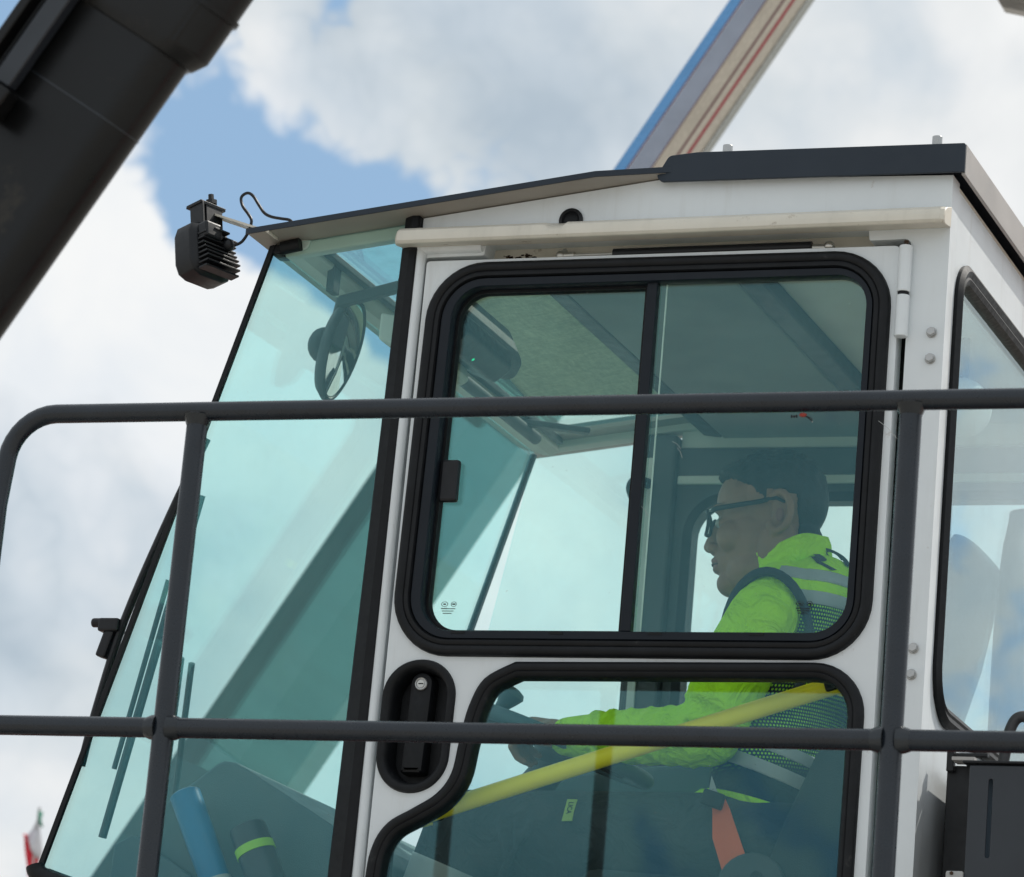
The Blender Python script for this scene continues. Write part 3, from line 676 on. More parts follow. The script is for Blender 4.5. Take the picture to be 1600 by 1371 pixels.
flat_text('GLASS', .0040, (.295, .0036, 2.8765), (1, 0, 0), (0, 0, 1), 'glass_lettering', 'black', door)

# ================================================================== guard rail in front of the cab
RY = -.935; RR = .0142; RDECK = 1.6
zt, zm = at(900, 634, RY).z, at(700, 1145, RY).z
XP = (at(282, 900, RY).x, at(1408, 900, RY).x); XE = at(8, 740, RY).x
gr = thing('guard_rail', (.2, RY, RDECK), 'dark slate tubular guard rail crossing in front of the white cab', 'guard rail')
pt = [(2.2, RY, zt), (XP[1], RY, zt), (XP[0], RY, zt), (XE + .075, RY, zt)]
for k in range(1, 9):
    a = k / 8 * R(84); pt.append((XE + .075 - .075 * math.sin(a), RY, zt - .075 * (1 - math.cos(a))))
pt.append((pt[-1][0] - .006, RY, zt - .14)); pt.append((pt[-1][0], RY, RDECK))
MB().tube(pt, RR, 18).build('top_rail', 'rail', gr, 50)
for a, b in ((-.82, XP[0] - .010), (XP[0] + .010, XP[1] - .010), (XP[1] + .010, 2.2)):
    MB().cyl((a, RY, zm), (b, RY, zm), RR * 1.04, n=18).build('mid_rail', 'rail', gr)
for x in XP:
    p = MB().cyl((x, RY, RDECK), (x, RY, zt - .004), .0156, n=18).build('post', 'rail', gr)
    MB().tube([(x, RY, zt - .022), (x, RY, zt - .014), (x, RY, zt - .007)], [.0158, .0190, .022], 18).build('weld_bead', 'weld', p)
    for s in (-1, 1):
        MB().tube([(x + s * .027, RY, zm), (x + s * .019, RY, zm), (x + s * .009, RY, zm)], [.0149, .0178, .0195], 18).build('weld_bead', 'weld', p)
MB().cyl((2.2, RY, RDECK), (2.2, RY, zt), .0156, n=18).build('post', 'rail', gr)

# ================================================================== flood lamp on its bracket at the roof corner
fl = thing('flood_lamp', (-.80, -.03, 3.56), 'finned black flood lamp on a thin bracket at the roof corner', 'flood lamp')
# bracket
MB().add([(x, y, z + k) for k in (0, .004) for x, y, z in ((-.700, -.055, 3.534), (-.700, -.015, 3.534), (-.860, .030, 3.598), (-.862, -.010, 3.596))],
         [(0, 3, 2, 1), (4, 5, 6, 7), (0, 1, 5, 4), (1, 2, 6, 5), (2, 3, 7, 6), (3, 0, 4, 7)]).build('bracket', 'cream', fl, 0)
fw = Vector((-.90, .36, -.20)).normalized(); sd_ = Vector((.36, .93, .0)).normalized(); upv = fw.cross(sd_) * 1.0
if upv.z < 0: upv = -upv
lc = Vector((-.829, -.03, 3.507))
def L(a, b, c): return lc + sd_ * a + upv * b + fw * c
oct_ = rpoly([(-.050, -.052), (.050, -.052), (.050, .052), (-.050, .052)], .024, 2)
hs = MB().rings([[L(a * k, b * k, c) for a, b in oct_] for k, c in ((.80, -.020), (1.0, -.010), (1.0, .026), (.93, .032))], False, True).build('lamp_housing', 'black', fl, 30, .002)
MB().prism([(0, 0), (0, .001), (.001, 0)], 'y', 0, .0001)
for k in range(9):
    b = -.046 + k * .0094
    w = .040 if b < .02 else .018
    dpt = .020 + .005 * math.sin(k * .9)
    MB().obox(L(.0, b, -.020 - dpt / 2), sd_, upv, fw, w, .0018, dpt / 2).build('cooling_fin', 'black', fl, 0, .0006)
MB().obox(L(-.018, .026, -.030), sd_, upv, fw, .020, .015, .012).build('driver_box', 'black', fl, 0, .004)
MB().obox(L(.010, .066, -.012), sd_, upv, fw, .020, .028, .003).build('yoke_web', 'black', fl, 0, .001)
for s in (-1, 1):
    MB().obox(L(.026 * s + .006, .062, .002 + .004 * s), sd_, upv, fw, .0025, .030, .016).build('yoke_arm', 'black', fl, 0, .001)
MB().obox(L(.006, .091, .002), sd_, (upv - fw * .25), fw, .031, .003, .019).build('yoke_plate', 'black', fl, 0, .001)
MB().cyl(L(.012, .090, -.006), L(.012, .118, -.006), .0055, n=6).cyl(L(.012, .098, -.006), L(.012, .106, -.006), .011, n=6).build('mounting_bolt', 'black', fl, 25)
MB().ball(L(.020, .01, -.035), (.012, .012, .012)).build('cable_gland', 'black', fl)
cp = [at(a, b, -.03) for a, b in ((366, 384), (378, 378), (388, 363), (393, 346), (388, 335), (379, 322), (377, 309), (386, 302), (395, 306), (404, 320), (413, 333), (424, 339), (440, 342), (452, 344), (458, 350), (461, 360))]
MB().tube(catmull(cp, 4), .0028, 8).build('cable', 'black', fl)

# ================================================================== rear view mirror hanging in the cab
mir = thing('rear_view_mirror', (-.70, .30, 3.45), 'oval rear view mirror hanging on a stalk behind the windshield', 'mirror')
mc = Vector((-.697, .30, 3.427)); mn = Vector((.97, -.12, -.20)).normalized(); ms = Vector((.12, .97, 0)).normalized(); mu = mn.cross(ms)
if mu.z < 0: mu = -mu
mu = (mu + ms * .10).normalized(); ms = mu.cross(mn).normalized()
def ov(k, h, q=0.0): return [mc + ms * (.052 * k * math.cos(a) * (1 + .12 * math.sin(a))) + mu * (.100 * k * math.sin(a)) + mn * (h - q * math.cos(a) ** 2) for a in [i * math.pi / 20 for i in range(40)]]
MB().rings([ov(.55, -.030), ov(.85, -.022), ov(1.0, -.006), ov(1.0, .004), ov(.94, .006), ov(.91, .002)], False, True).build('mirror_housing', 'dark', mir, 60)
MB().rings([ov(.90, .0035), ov(.5, .008), ov(.05, .0095)], False, True).build('mirror_face', 'mirror', mir, 60)
MB().tube(catmull([mc - mn * .026 + mu * .06, mc - mn * .03 + mu * .11, Vector((-.700, .31, 3.535)), Vector((-.695, .32, 3.545))], 5), [.017] * 6 + [.013] * 5 + [.007] * 5, 12).build('stalk', 'dark', mir)
MB().ball(mc - mn * .035 - ms * .01, (.03, .03, .034)).build('swivel_knob', 'dark', mir)
# ================================================================== operator seat
seat = thing('operator_seat', (.12, .64, ZB), 'dark fabric operator seat behind the driver in lime vest', 'seat')
M['seatfab'] = mat('seat_fabric', (.05, .055, .055), .95, bump=.4, bscale=420, dirt=((.2, .21, .21), .25, 240, .66))
def pad(c, hx, hy, hz, tilt, name, parent, m='seatfab', r=.03):
    ux = Vector((math.cos(tilt), 0, -math.sin(tilt))); uz = Vector((math.sin(tilt), 0, math.cos(tilt)))
    return MB().obox(c, ux, (0, 1, 0), uz, hx, hy, hz).build(name, m, parent, 40, r, 4)
pad((.06, .64, 2.44), .26, .24, .055, R(3), 'seat_cushion', seat)
bk = MB()
for k in range(9):
    s = k / 8
w_ = [.20, .235, .245, .245, .24, .23, .215, .19, .15]
rs = []
for k in range(9):
    s = k / 8; z = 2.43 + s * .70; xx = .185 + s * .235; hw = w_[k]; th = .05 * (1 if k < 7 else .8 if k == 7 else .4)
    rs.append([(xx + th * math.cos(a) * (1 - .0 * s), .66 + hw * math.copysign(abs(math.sin(a)) ** .6, math.sin(a)), z - .1 * th * math.cos(a)) for a in [i * math.pi / 12 for i in range(24)]])
MB().rings(rs, False, True).build('backrest', 'seatfab', seat, 60)
MB().rings([[(.185 + s_ * .10 + (.075 - .02 * s_) * k_ * math.cos(a), .43 + .032 * k_ * math.sin(a), 2.44 + s_ * .325) for a in [i * math.pi / 12 for i in range(24)]] for s_, k_ in ((0, .8), (.05, 1), (.5, 1.05), (.85, .95), (.96, .7), (1, .3))], False, True).build('side_bolster', 'seatfab', seat, 60)
MB().cyl((.125, .405, 2.475), (.125, .385, 2.475), .062, n=28).build('recliner_cover', 'dark', seat, 30, .004)
MB().cyl((.135, .385, 2.452), (.135, .380, 2.452), .020, n=18).build('recliner_knob', 'dark', seat, 30, .002)
MB().cyl((.135, .385, 2.495), (.135, .381, 2.495), .010, n=14).build('recliner_bolt', 'black', seat, 30)
pad((.10, .64, 2.26), .16, .16, .10, 0, 'seat_base', seat, 'dark', .01)
tr = thing('second_seat', (.40, 1.08, ZB), 'rounded grey high-backed seat seen through the rear pane', 'seat')
rs = []
for k in range(11):
    s = k / 10; z = 2.5 + s * .82; hw = .20 * (1 if s < .6 else max(.15, math.sqrt(max(0, 1 - ((s - .6) / .41) ** 2))))
    rs.append([(.415 + .045 * math.cos(a), 1.10 + hw * math.sin(a), z) for a in [i * math.pi / 12 for i in range(24)]])
MB().rings(rs, False, True).build('backrest', 'dark', tr, 60)
pad((.32, 1.10, 2.42), .12, .19, .05, 0, 'seat_cushion', tr)
MB().box(.30, .44, 1.0, 1.2, ZB, 2.38).build('seat_base', 'dark', tr, 0, .01)

# ================================================================== the driver
M['skin'] = mat('skin', (.33, .165, .098), .55, var=.10, vscale=18, bump=.08, bscale=180)
M['hair'] = mat('black_hair', (.010, .009, .009), .6, var=.3, bump=.9, bscale=220)
M['lime'] = mat('lime_knit', (.56, 1.0, .015), .85, var=.05, vscale=14, bump=1.0, bscale=17, bdist=.022)
M['trousers'] = mat('navy_twill', (.045, .055, .062), .9, var=.12, vscale=12, bump=.9, bscale=14, bdist=.02)
M['tape'] = mat('reflective_tape', (.42, .43, .42), .45, var=.06)
M['trim'] = mat('vest_binding', (.03, .036, .045), .85)
M['tag'] = mat('lime_label', (.40, .52, .12), .7)
M['redstrap'] = mat('red_webbing', (.88, .15, .05), .8)
def vest_mat():
    mt = bpy.data.materials.new('vest_fabric'); mt.use_nodes = True; t = NT(mt.node_tree); p = t.n['Principled BSDF']
    tc = t.new('ShaderNodeTexCoord'); O = tc.outputs['Object']
    sp = t.new('ShaderNodeSeparateXYZ'); t.l.new(O, sp.inputs[0])
    # hexagonal holes of the navy mesh, lime shirt showing through
    a = t.m('MULTIPLY', t.m('ADD', sp.outputs[1], t.m('MULTIPLY', sp.outputs[0], .9)), 1 / .0066); b = t.m('MULTIPLY', sp.outputs[2], 1 / .0066)
    row = t.m('FLOOR', b); a2 = t.m('ADD', a, t.m('MULTIPLY', t.m('MODULO', row, 2.0), .5))
    fx = t.m('SUBTRACT', t.m('FRACT', a2), .5); fz = t.m('SUBTRACT', t.m('FRACT', b), .5)
    d = t.m('SQRT', t.m('ADD', t.m('MULTIPLY', fx, fx), t.m('MULTIPLY', fz, fz)))
    dot = t.ss(d, .24, .34, 1, 0)
    low = t.ss(sp.outputs[2], 2.996, 2.998, 1, 0, 'LINEAR')
    under = t.mix(t.ss(sp.outputs[2], 2.69, 2.73), (.03, .045, .05, 1), (.46, .90, .025, 1))     # shirt, then trousers, behind the holes
    mesh = t.mix(dot, (.02, .035, .045, 1), under)
    n = t.noise(O, 15, 4); lime = t.mix(n, (.54, .97, .015, 1), (.58, 1.0, .02, 1))
    t.l.new(t.mix(low, lime, mesh), p.inputs['Base Color']); p.inputs['Roughness'].default_value = .85
    bb = t.new('ShaderNodeBump'); bb.inputs['Strength'].default_value = .7; bb.inputs['Distance'].default_value = .016
    t.l.new(t.noise(O, 22, 4, .5, 1.2), bb.inputs['Height']); t.l.new(bb.outputs[0], p.inputs['Normal'])
    return mt
M['vest'] = vest_mat()
HC = Vector((.066, .62, 3.184)); YAW = R(3); PIT = R(2)
hm = Matrix.Rotation(YAW, 3, 'Z') @ Matrix.Rotation(-PIT, 3, 'Y')     # facing -X, turned a little to the window, chin down
HS = 1.08
def H(x, y, z): return HC + hm @ (Vector((x, y, z)) * HS)
def Hi(p): return (hm.transposed() @ (Vector(p) - HC)) / HS
b = MB()
def hb(c, r, n=20, m=12): b.ball(H(*c), tuple(q * HS for q in r), hm, n, m)
hb((-.006, 0, .034), (.080, .073, .080), 28, 18); hb((.030, 0, -.055), (.040, .050, .060)); hb((-.052, 0, .030), (.062, .062, .064)); hb((-.058, 0, .012), (.052, .058, .05))
hb((-.042, 0, -.035), (.066, .061, .082)); hb((-.034, 0, -.088), (.062, .060, .046)); hb((-.028, 0, -.112), (.054, .048, .030))
hb((-.084, 0, -.108), (.026, .031, .023)); hb((-.074, 0, -.070), (.042, .037, .036))
for s in (-1, 1):
    hb((-.097, .028 * s, .014), (.016, .028, .009)); hb((-.076, .040 * s, -.036), (.028, .022, .028)); hb((-.093, .031 * s, -.010), (.011, .014, .011))
    hb((-.115, .0125 * s, -.048), (.012, .0105, .009))
    hb((.004, .054 * s, -.055), (.034, .02, .048))
    pts = [H(.012 + .022 * math.cos(a), .080 * s + .007 * s * math.cos(a), -.004 + .033 * math.sin(a)) for a in [R(-150) + k * R(300) / 14 for k in range(15)]]
    b.tube(pts, .0068 * HS, 8); hb((.003, .074 * s, -.036), (.009, .006, .011)); hb((.014, .073 * s, -.006), (.017, .005, .027))
b.cap(H(-.102, 0, .006), .010, H(-.121, 0, -.038), .0135); hb((-.124, 0, -.043), (.0115, .0125, .0105))
hb((-.108, 0, -.069), (.012, .024, .0075)); hb((-.105, 0, -.083), (.012, .021, .0085))
b.cap(H(.012, 0, -.050), .060, (.098, .62, 3.02), .068, 22); b.cap(H(-.030, 0, -.105), .042, (.07, .62, 3.02), .05, 20)
# trunk, arms and hands underneath the clothes
b.ball((.105, .62, 2.92), (.10, .165, .15)); b.cap((.10, .50, 2.985), .045, (.10, .75, 2.985), .045); b.ball((.09, .62, 2.70), (.10, .14, .18))
SL, EL, WL = Vector((.092, .437, 2.985)), Vector((.018, .43, 2.748)), Vector((-.270, .492, 2.753))
SRr, ER, WR = Vector((.08, .815, 2.985)), Vector((-.0, .89, 2.72)), Vector((-.250, .93, 2.665))
for a_, e_, w_ in ((SL, EL, WL), (SRr, ER, WR)):
    b.cap(a_ + Vector((0, 0, -.03)), .046, e_, .040); b.cap(e_, .040, w_, .027)
def hand(wr, dirv, palm_n, side, curl):
    """palm, four unequal curled fingers and a thumb; dirv along the hand, palm_n out of the palm, side towards the thumb"""
    dirv, palm_n, side = Vector(dirv).normalized(), Vector(palm_n).normalized(), Vector(side).normalized()
    def q(a, s, n): return wr + dirv * a + side * s + palm_n * n
    b.cap(wr, .027, q(.03, 0, 0), .027)
    for s in (-.026, -.009, .009, .026): b.cap(q(.025, s * .7, 0), .018, q(.085, s, .004), .0125)
    for s, ln in ((.027, .92), (.009, 1.0), (-.009, .95), (-.026, .78)):
        p = q(.085, s, .004); an = 0; rad = .0102
        for k, seg in enumerate((.042, .027, .021)):
            an += curl[k]; d = dirv * math.cos(an) + palm_n * math.sin(an); p2 = p + d * seg * ln
            b.cap(p, rad, p2, rad - .0012, 10); p = p2; rad -= .0012
    p = q(.028, .024, .006)
    for d, seg, r0 in (((.55, .75, .25), .040, .0145), ((.75, .30, .55), .032, .0115), ((.7, -.1, .7), .024, .010)):
        dd = (dirv * d[0] + side * d[1] + palm_n * d[2]).normalized(); p2 = p + dd * seg; b.cap(p, r0, p2, r0 - .0015, 10); p = p2
hand(WL, (-.93, .10, .22), (-.05, .55, -.83), (.12, .80, .55), (1.0, 1.05, .7))
hand(WR, (-.93, -.10, .16), (-.05, -.45, -.88), (.12, -.80, .55), (1.0, 1.05, .7))
bme = fused(b, 'person', .0032, 3, .45)
person = put(bme, 'person', 'skin', None, 60)
tag(person, 'driver in lime hi-vis vest and black glasses gripping the steering wheel', 'person')
# hair: swept up in front, short at the sides
def hairline(p):
    x, y, z = p
    if x < -.085: return .066
    if x < -.040: return .046 + (-.040 - x) * .45
    if x < -.010: return .018 + (-.010 - x) * .95
    if x < .038: return .030
    return -.085
def keep_hair(c):
    p = Hi(c); return p.z > hairline(p) + .003 * math.sin(c.x * 300) * .4 + .001 * math.sin(c.z * 400 + c.y * 300) and not (abs(p.y) > .068 and p.z < .036 and -.012 < p.x < .046)
def off_hair(c):
    p = Hi(c); t_ = max(0, min(1, (p.z - .035) / .06))
    f = max(0, min(1, (-p.x - .02) / .07)) * t_
    return .0035 + .005 * t_ + .016 * f + .0018 * math.sin(p.x * 310 + p.y * 120) * t_ + .0014 * math.sin(p.y * 420 + p.z * 150) * t_ + random.uniform(-.0010, .0010) * (.3 + t_)
put(shell(bme, keep_hair, off_hair, 'hair'), 'hair', 'hair', person, 60)
M['lip'] = mat('lip_skin', (.27, .105, .08), .5); M['crease'] = mat('crease_shade', (.10, .05, .04), .8)  # second tone paints the shade between the lips and in the nostrils
put(shell(bme, lambda c: (lambda p: abs(p.z + .076) < .0125 - .25 * abs(p.y) and p.x < -.105 and abs(p.y) < .025)(Hi(c)), lambda c: .0008, 'lips'), 'lips', 'lip', person, 60)
MB().tube([H(-.104, -.024, -.0775), H(-.1165, -.012, -.0760), H(-.1190, 0, -.0758), H(-.1165, .012, -.0760), H(-.104, .024, -.0775)], .0016, 8).build('mouth_line', 'crease', person)
for s in (-1, 1):
    MB().ball(H(-.117, .011 * s, -.0535), (.0042, .0034, .0022), hm, 10, 8).build('nostril', 'crease', person)  # solid dark bead, coloured as the shade inside a nostril
    MB().ball(H(.014, .0795 * s, -.010), (.008, .0022, .013), hm, 14, 10).build('ear_shade', M['lip'], person)  # reddish dark bead, shade of the ear's hollow put in as colour
# eyes, brows
for s in (-1, 1):
    MB().ball(H(-.1005, .031 * s, -.010), .0085 * HS, None, 14, 10).build('eye', mat('eye_white', (.45, .42, .4), .25), person)
    MB().tube([H(-.112, .014 * s, .017), H(-.111, .030 * s, .023), H(-.094, .047 * s, .020)], [.003, .0035, .0015], 8).build('eyebrow', 'hair', person)
# glasses
gl = MB()
for s in (-1, 1):
    gl.tube([H(-.124 + .010 * abs(math.cos(a)) * (1 if s * math.cos(a) > 0 else .2), .033 * s + .025 * math.copysign(abs(math.cos(a)) ** .8, math.cos(a)), -.010 + .020 * math.copysign(abs(math.sin(a)) ** .8, math.sin(a))) for a in [k * math.pi / 14 for k in range(28)]], .0031, 8, closed=True)
    gl.tube([H(-.112, .0575 * s, .003), H(-.098, .070 * s, .006), H(-.02, .0785 * s, .014), H(.006, .078 * s, .020), H(.022, .076 * s, .012)], [.0046, .0050, .0046, .004, .0025], 8)
gl.tube([H(-.124, -.009, -.004), H(-.127, 0, -.001), H(-.124, .009, -.004)], .002, 8)
gs = gl.build('glasses', 'black', person)
for s in (-1, 1):
    MB().rings([[H(-.124 + .007 * abs(math.cos(a)) * (1 if s * math.cos(a) > 0 else .2) + e, .033 * s + .024 * math.cos(a), -.010 + .019 * math.sin(a)) for a in [k * math.pi / 14 for k in range(28)]] for e in (0, .0012)], False, True).build('lens', 'roofglass', gs, 0)
    MB().obox(H(-.106, .0665 * s, .0045), hm @ Vector((.8, .6 * s, 0)), hm @ Vector((-.6 * s, .8, 0)), hm @ Vector((0, 0, 1)), .0065, .0008, .0022).build('hinge_badge', 'chrome', gs, 0)
# shirt: sleeves and collar
sh = MB()
for a_, e_, w_, s in ((SL, EL, WL, -1), (SRr, ER, WR, 1)):
    sh.cap(a_ + Vector((.004, -s * .012, -.022)), .064, (a_ * .45 + e_ * .55), .068, 22); sh.cap(a_ * .45 + e_ * .55, .066, e_, .056, 22); sh.cap(e_, .056, e_ * .4 + w_ * .6, .047, 20); sh.cap(e_ * .4 + w_ * .6, .047, w_ + (w_ - e_).normalized() * -.005, .036, 20)
    sh.ball(a_ * .75 + Vector((.1, .62, 3.0)) * .25, (.066, .06, .062))
    for k in range(7):     # folds bunched at the elbow and down the forearm
        q = .08 + k * .11; c = e_ * (1 - q) + w_ * q; d = (w_ - e_).normalized(); r0 = .0545 - .016 * q
        tilt = (Vector((random.uniform(-.4, .4), random.uniform(-.4, .4), 1))).normalized()
        n1 = d.cross(tilt).normalized(); n2 = d.cross(n1)
        sh.tube([c + (n1 * math.cos(t_) + n2 * math.sin(t_)) * r0 + d * .012 * math.sin(2 * t_ + k) for t_ in [i * math.pi / 10 for i in range(20)]], .0065, 6, closed=True)
    for k in range(4):
        q = .62 + k * .11; c = a_ * (1 - q) + e_ * q; d = (e_ - a_).normalized(); n1 = d.cross(Vector((1, .3 * k, .2))).normalized(); n2 = d.cross(n1)
        sh.tube([c + (n1 * math.cos(t_) + n2 * math.sin(t_)) * .060 + d * .014 * math.sin(t_ + k * 1.7) for t_ in [i * math.pi / 10 for i in range(20)]], .0075, 6, closed=True)
sh.ball((.10, .62, 2.93), (.115, .17, .15))
sme = fused(sh, 'shirt', .0038, 5, .5)
put(sme, 'shirt', 'lime', person, 60)
# vest: body, collar
vb = MB()
vb.ball((.112, .62, 2.925), (.128, .165, .175), None, 28, 18); vb.ball((.100, .62, 2.70), (.128, .170, .20), None, 28, 18)
vb.cap((.108, .515, 3.012), .068, (.108, .725, 3.012), .068, 22); vb.ball((.155, .62, 3.0), (.082, .15, .115), None, 24, 14)
vb.ball((.10, .62, 3.055), (.085, .105, .055))
vme = fused(vb, 'vest', .0045, 6, .5)
vest = put(vme, 'vest', 'vest', person, 60)
bv = BVHTree.FromPolygons([v.co for v in vme.vertices], [p.vertices for p in vme.polygons])
cr_ = []
for r0, r1, c in ((.060, .066, (.098, .62, 3.055)), (.069, .078, (.094, .62, 3.075)), (.071, .080, (.086, .62, 3.112)), (.070, .078, (.082, .62, 3.124)), (.065, .073, (.082, .62, 3.122)), (.063, .070, (.090, .62, 3.06))):
    cr_.append([Vector(c) + Vector((r0 * math.cos(a), r1 * math.sin(a), .030 * math.cos(a) + .0025 * math.sin(5 * a))) for a in [k * math.pi / 24 for k in range(48)]])
MB().rings(cr_, True).build('vest_collar', 'lime', person, 60)
def stripe(z0, z1, name, m, ok=lambda c: True, slope=0.0):
    n = Vector((slope, 0, 1)).normalized()
    def side(c, z): return (Vector(c) - Vector((.2, .62, z))).dot(n)
    return put(shell(vme, lambda c: side(c, z0) > 0 and side(c, z1) < 0 and ok(c), lambda c: .0022, name, [((.2, .62, z0), n), ((.2, .62, z1), n)]), name, m, person, 60)
backside = lambda c: c.x > .115
stripe(3.040, 3.063, 'reflective_stripe', 'tape', backside)
stripe(2.996, 3.020, 'reflective_stripe', 'tape', backside)
stripe(2.700, 2.722, 'waist_stripe', 'tape', lambda c: c.x > .02, .35)
stripe(2.655, 2.680, 'waist_stripe', 'tape', lambda c: c.x > .01, .35)
stripe(2.585, 2.620, 'vest_hem', 'lime', lambda c: .0 < c.x < .16, .25)
# dark binding round the arm openings
for a_, s in ((SL, -1), (SRr, 1)):
    ring = [Vector((.100 + .080 * math.cos(an), .62 + s * (.172 + .012 * math.sin(an) - .012 * math.cos(an) ** 2), 2.920 + .124 * math.sin(an))) for an in [k * math.pi / 20 for k in range(40)]]
    MB().tube(ring, .0085, 8, closed=True).build('arm_binding', 'trim', person, 60)
# black print across the shoulders
def print_on_back(txt, size, c, ex, ey, name):
    """flat print laid onto the cloth; c, ex, ey place it as read from the survey photo"""
    me = text_mesh(txt, 1.0, .04)
    bm = bmesh.new(); bm.from_mesh(me); bmesh.ops.triangulate(bm, faces=bm.faces); bmesh.ops.subdivide_edges(bm, edges=bm.edges, cuts=2); bm.to_mesh(me); bm.free()
    for v in me.vertices:
        px = c[0] + ex[0] * v.co.x + ey[0] * v.co.y; py = c[1] + ex[1] * v.co.x + ey[1] * v.co.y
        q = at(px, py, .60); d = (q - CP).normalized(); hit = bv.ray_cast(CP, d)
        v.co = (hit[0] + hit[1] * .0022) if hit[0] else q
    return put(me, name, M['trim'], person, 0)
print_on_back('P', 1, (1281, 877), (54, -2), (-84, -44), 'back_lettering')
print_on_back('2', 1, (1314, 873), (50, -2), (-66, -40), 'back_lettering')
# trousers: thighs, knees, shins
tb = MB()
for s, y0, y1 in ((-1, .53, .47), (1, .72, .79)):
    hip, kn, an = Vector((.12, y0, 2.560)), Vector((-.440, y1, 2.575)), Vector((-.56, y1, 2.24))
    tb.cap(hip, .105, kn * .5 + hip * .5, .090, 22); tb.cap(kn * .5 + hip * .5, .090, kn, .074, 22); tb.cap(kn, .073, an, .055, 20)
    for k in range(3):
        c = kn + Vector((.10 + k * .012, 0, -.02)); n1, n2 = Vector((0, 1, 0)), Vector((.3, 0, 1)).normalized()
        tb.tube([c + (n1 * math.cos(t_) + n2 * math.sin(t_)) * .076 + Vector((.02 * math.sin(t_ * 2 + k), 0, 0)) for t_ in [i * math.pi / 10 for i in range(20)]], .006, 6, closed=True)
tb.ball((.13, .62, 2.57), (.13, .19, .11))
tme = fused(tb, 'trousers', .005, 5, .5)
put(tme, 'trousers', 'trousers', person, 60)
kd_ = Vector((-.12, 0, -.335)).normalized()
def knee(d0, d1, y):
    c0 = Vector((-.440, y, 2.575))
    return put(shell(tme, lambda c: abs(c.y - y) < .11 and d0 < (c - c0).dot(kd_) < d1 and c.x < -.35, lambda c: .002, 'shin_band', [(c0 + kd_ * d0, kd_), (c0 + kd_ * d1, kd_)]), 'shin_band', 'tape', person, 60)
knee(.07, .15, .47)
for x in (-.47, -.50):
    pass
for y in (.47, .79):
    MB().obox((-.60, y, 2.185), (1, 0, 0), (0, 1, 0), (0, 0, 1), .13, .045, .035).build('shoe', 'black', person, 40, .02, 3)
# lime maker's tag sewn on the thigh
bt = BVHTree.FromPolygons([v.co for v in tme.vertices], [p.vertices for p in tme.polygons])
def thigh_y(x, z):
    h = bt.ray_cast(Vector((x, 0.1, z)), Vector((0, 1, 0))); return (h[0].y if h[0] else .44)
tx, tz = -.225, 2.605
cs = [(tx - .0095, tz + .024), (tx + .0085, tz + .024), (tx + .0095, tz - .018), (tx - .0085, tz - .019)]
v_ = [(x, thigh_y(x, z) - .0045, z) for x, z in cs] + [(x, thigh_y(x, z) + .001, z) for x, z in cs]
MB().add(v_, [(0, 1, 2, 3), (7, 6, 5, 4), (0, 4, 5, 1), (1, 5, 6, 2), (2, 6, 7, 3), (3, 7, 4, 0)]).build('thigh_tag', 'tag', person, 0)
c4 = [Vector(p) for p in v_[:4]]; o_ = (c4[0] + c4[1] + c4[2] + c4[3]) / 4 + (c4[0] + c4[1] - c4[2] - c4[3]) * .04
dn = ((c4[3] + c4[2]) - (c4[0] + c4[1])).normalized(); rt_ = (c4[1] - c4[0]).normalized()
flat_text('LICA', .0125, o_, dn, rt_, 'tag_lettering', M['trim'], person, .0002, .0012)
# red strap hanging at the hip
rs_ = thing('red_strap', (.04, .41, 2.45), 'red webbing strap end hanging beside the hip of the driver', 'strap')
sp = [(1112, 1246, 1131, 1244), (1113, 1275, 1140, 1264), (1113, 1310, 1152, 1300), (1129, 1364, 1164, 1335)]
v_ = []
for i, (a, b_, c, d_) in enumerate(sp):
    for e_ in (0, .002):
        y = .405 + .006 * math.sin(i * 1.4)
        v_ += [at(a, b_, y) + Vector((0, e_, 0)), at(c, d_, y) + Vector((0, e_, 0))]
f_ = []
for i in range(3):
    o = i * 4; f_ += [(o, o + 1, o + 5, o + 4), (o + 2, o + 6, o + 7, o + 3), (o, o + 4, o + 6, o + 2), (o + 1, o + 3, o + 7, o + 5)]
f_ += [(0, 2, 3, 1), (12, 13, 15, 14)]
MB().add(v_, f_).build('webbing', 'redstrap', rs_, 0)
MB().add([at(1106, 1243, .41), at(1122, 1240, .41), at(1112, 1212, .41), at(1106, 1243, .414), at(1122, 1240, .414), at(1112, 1212, .414)], [(0, 1, 2), (5, 4, 3), (0, 3, 4, 1), (1, 4, 5, 2), (2, 5, 3, 0)]).build('strap_tip', 'tape', rs_, 0)
MB().obox(at(1115, 1250, .408), (1, 0, -.3), (0, 1, 0), (.3, 0, 1), .020, .012, .014).build('buckle', 'black', rs_, 0, .004)

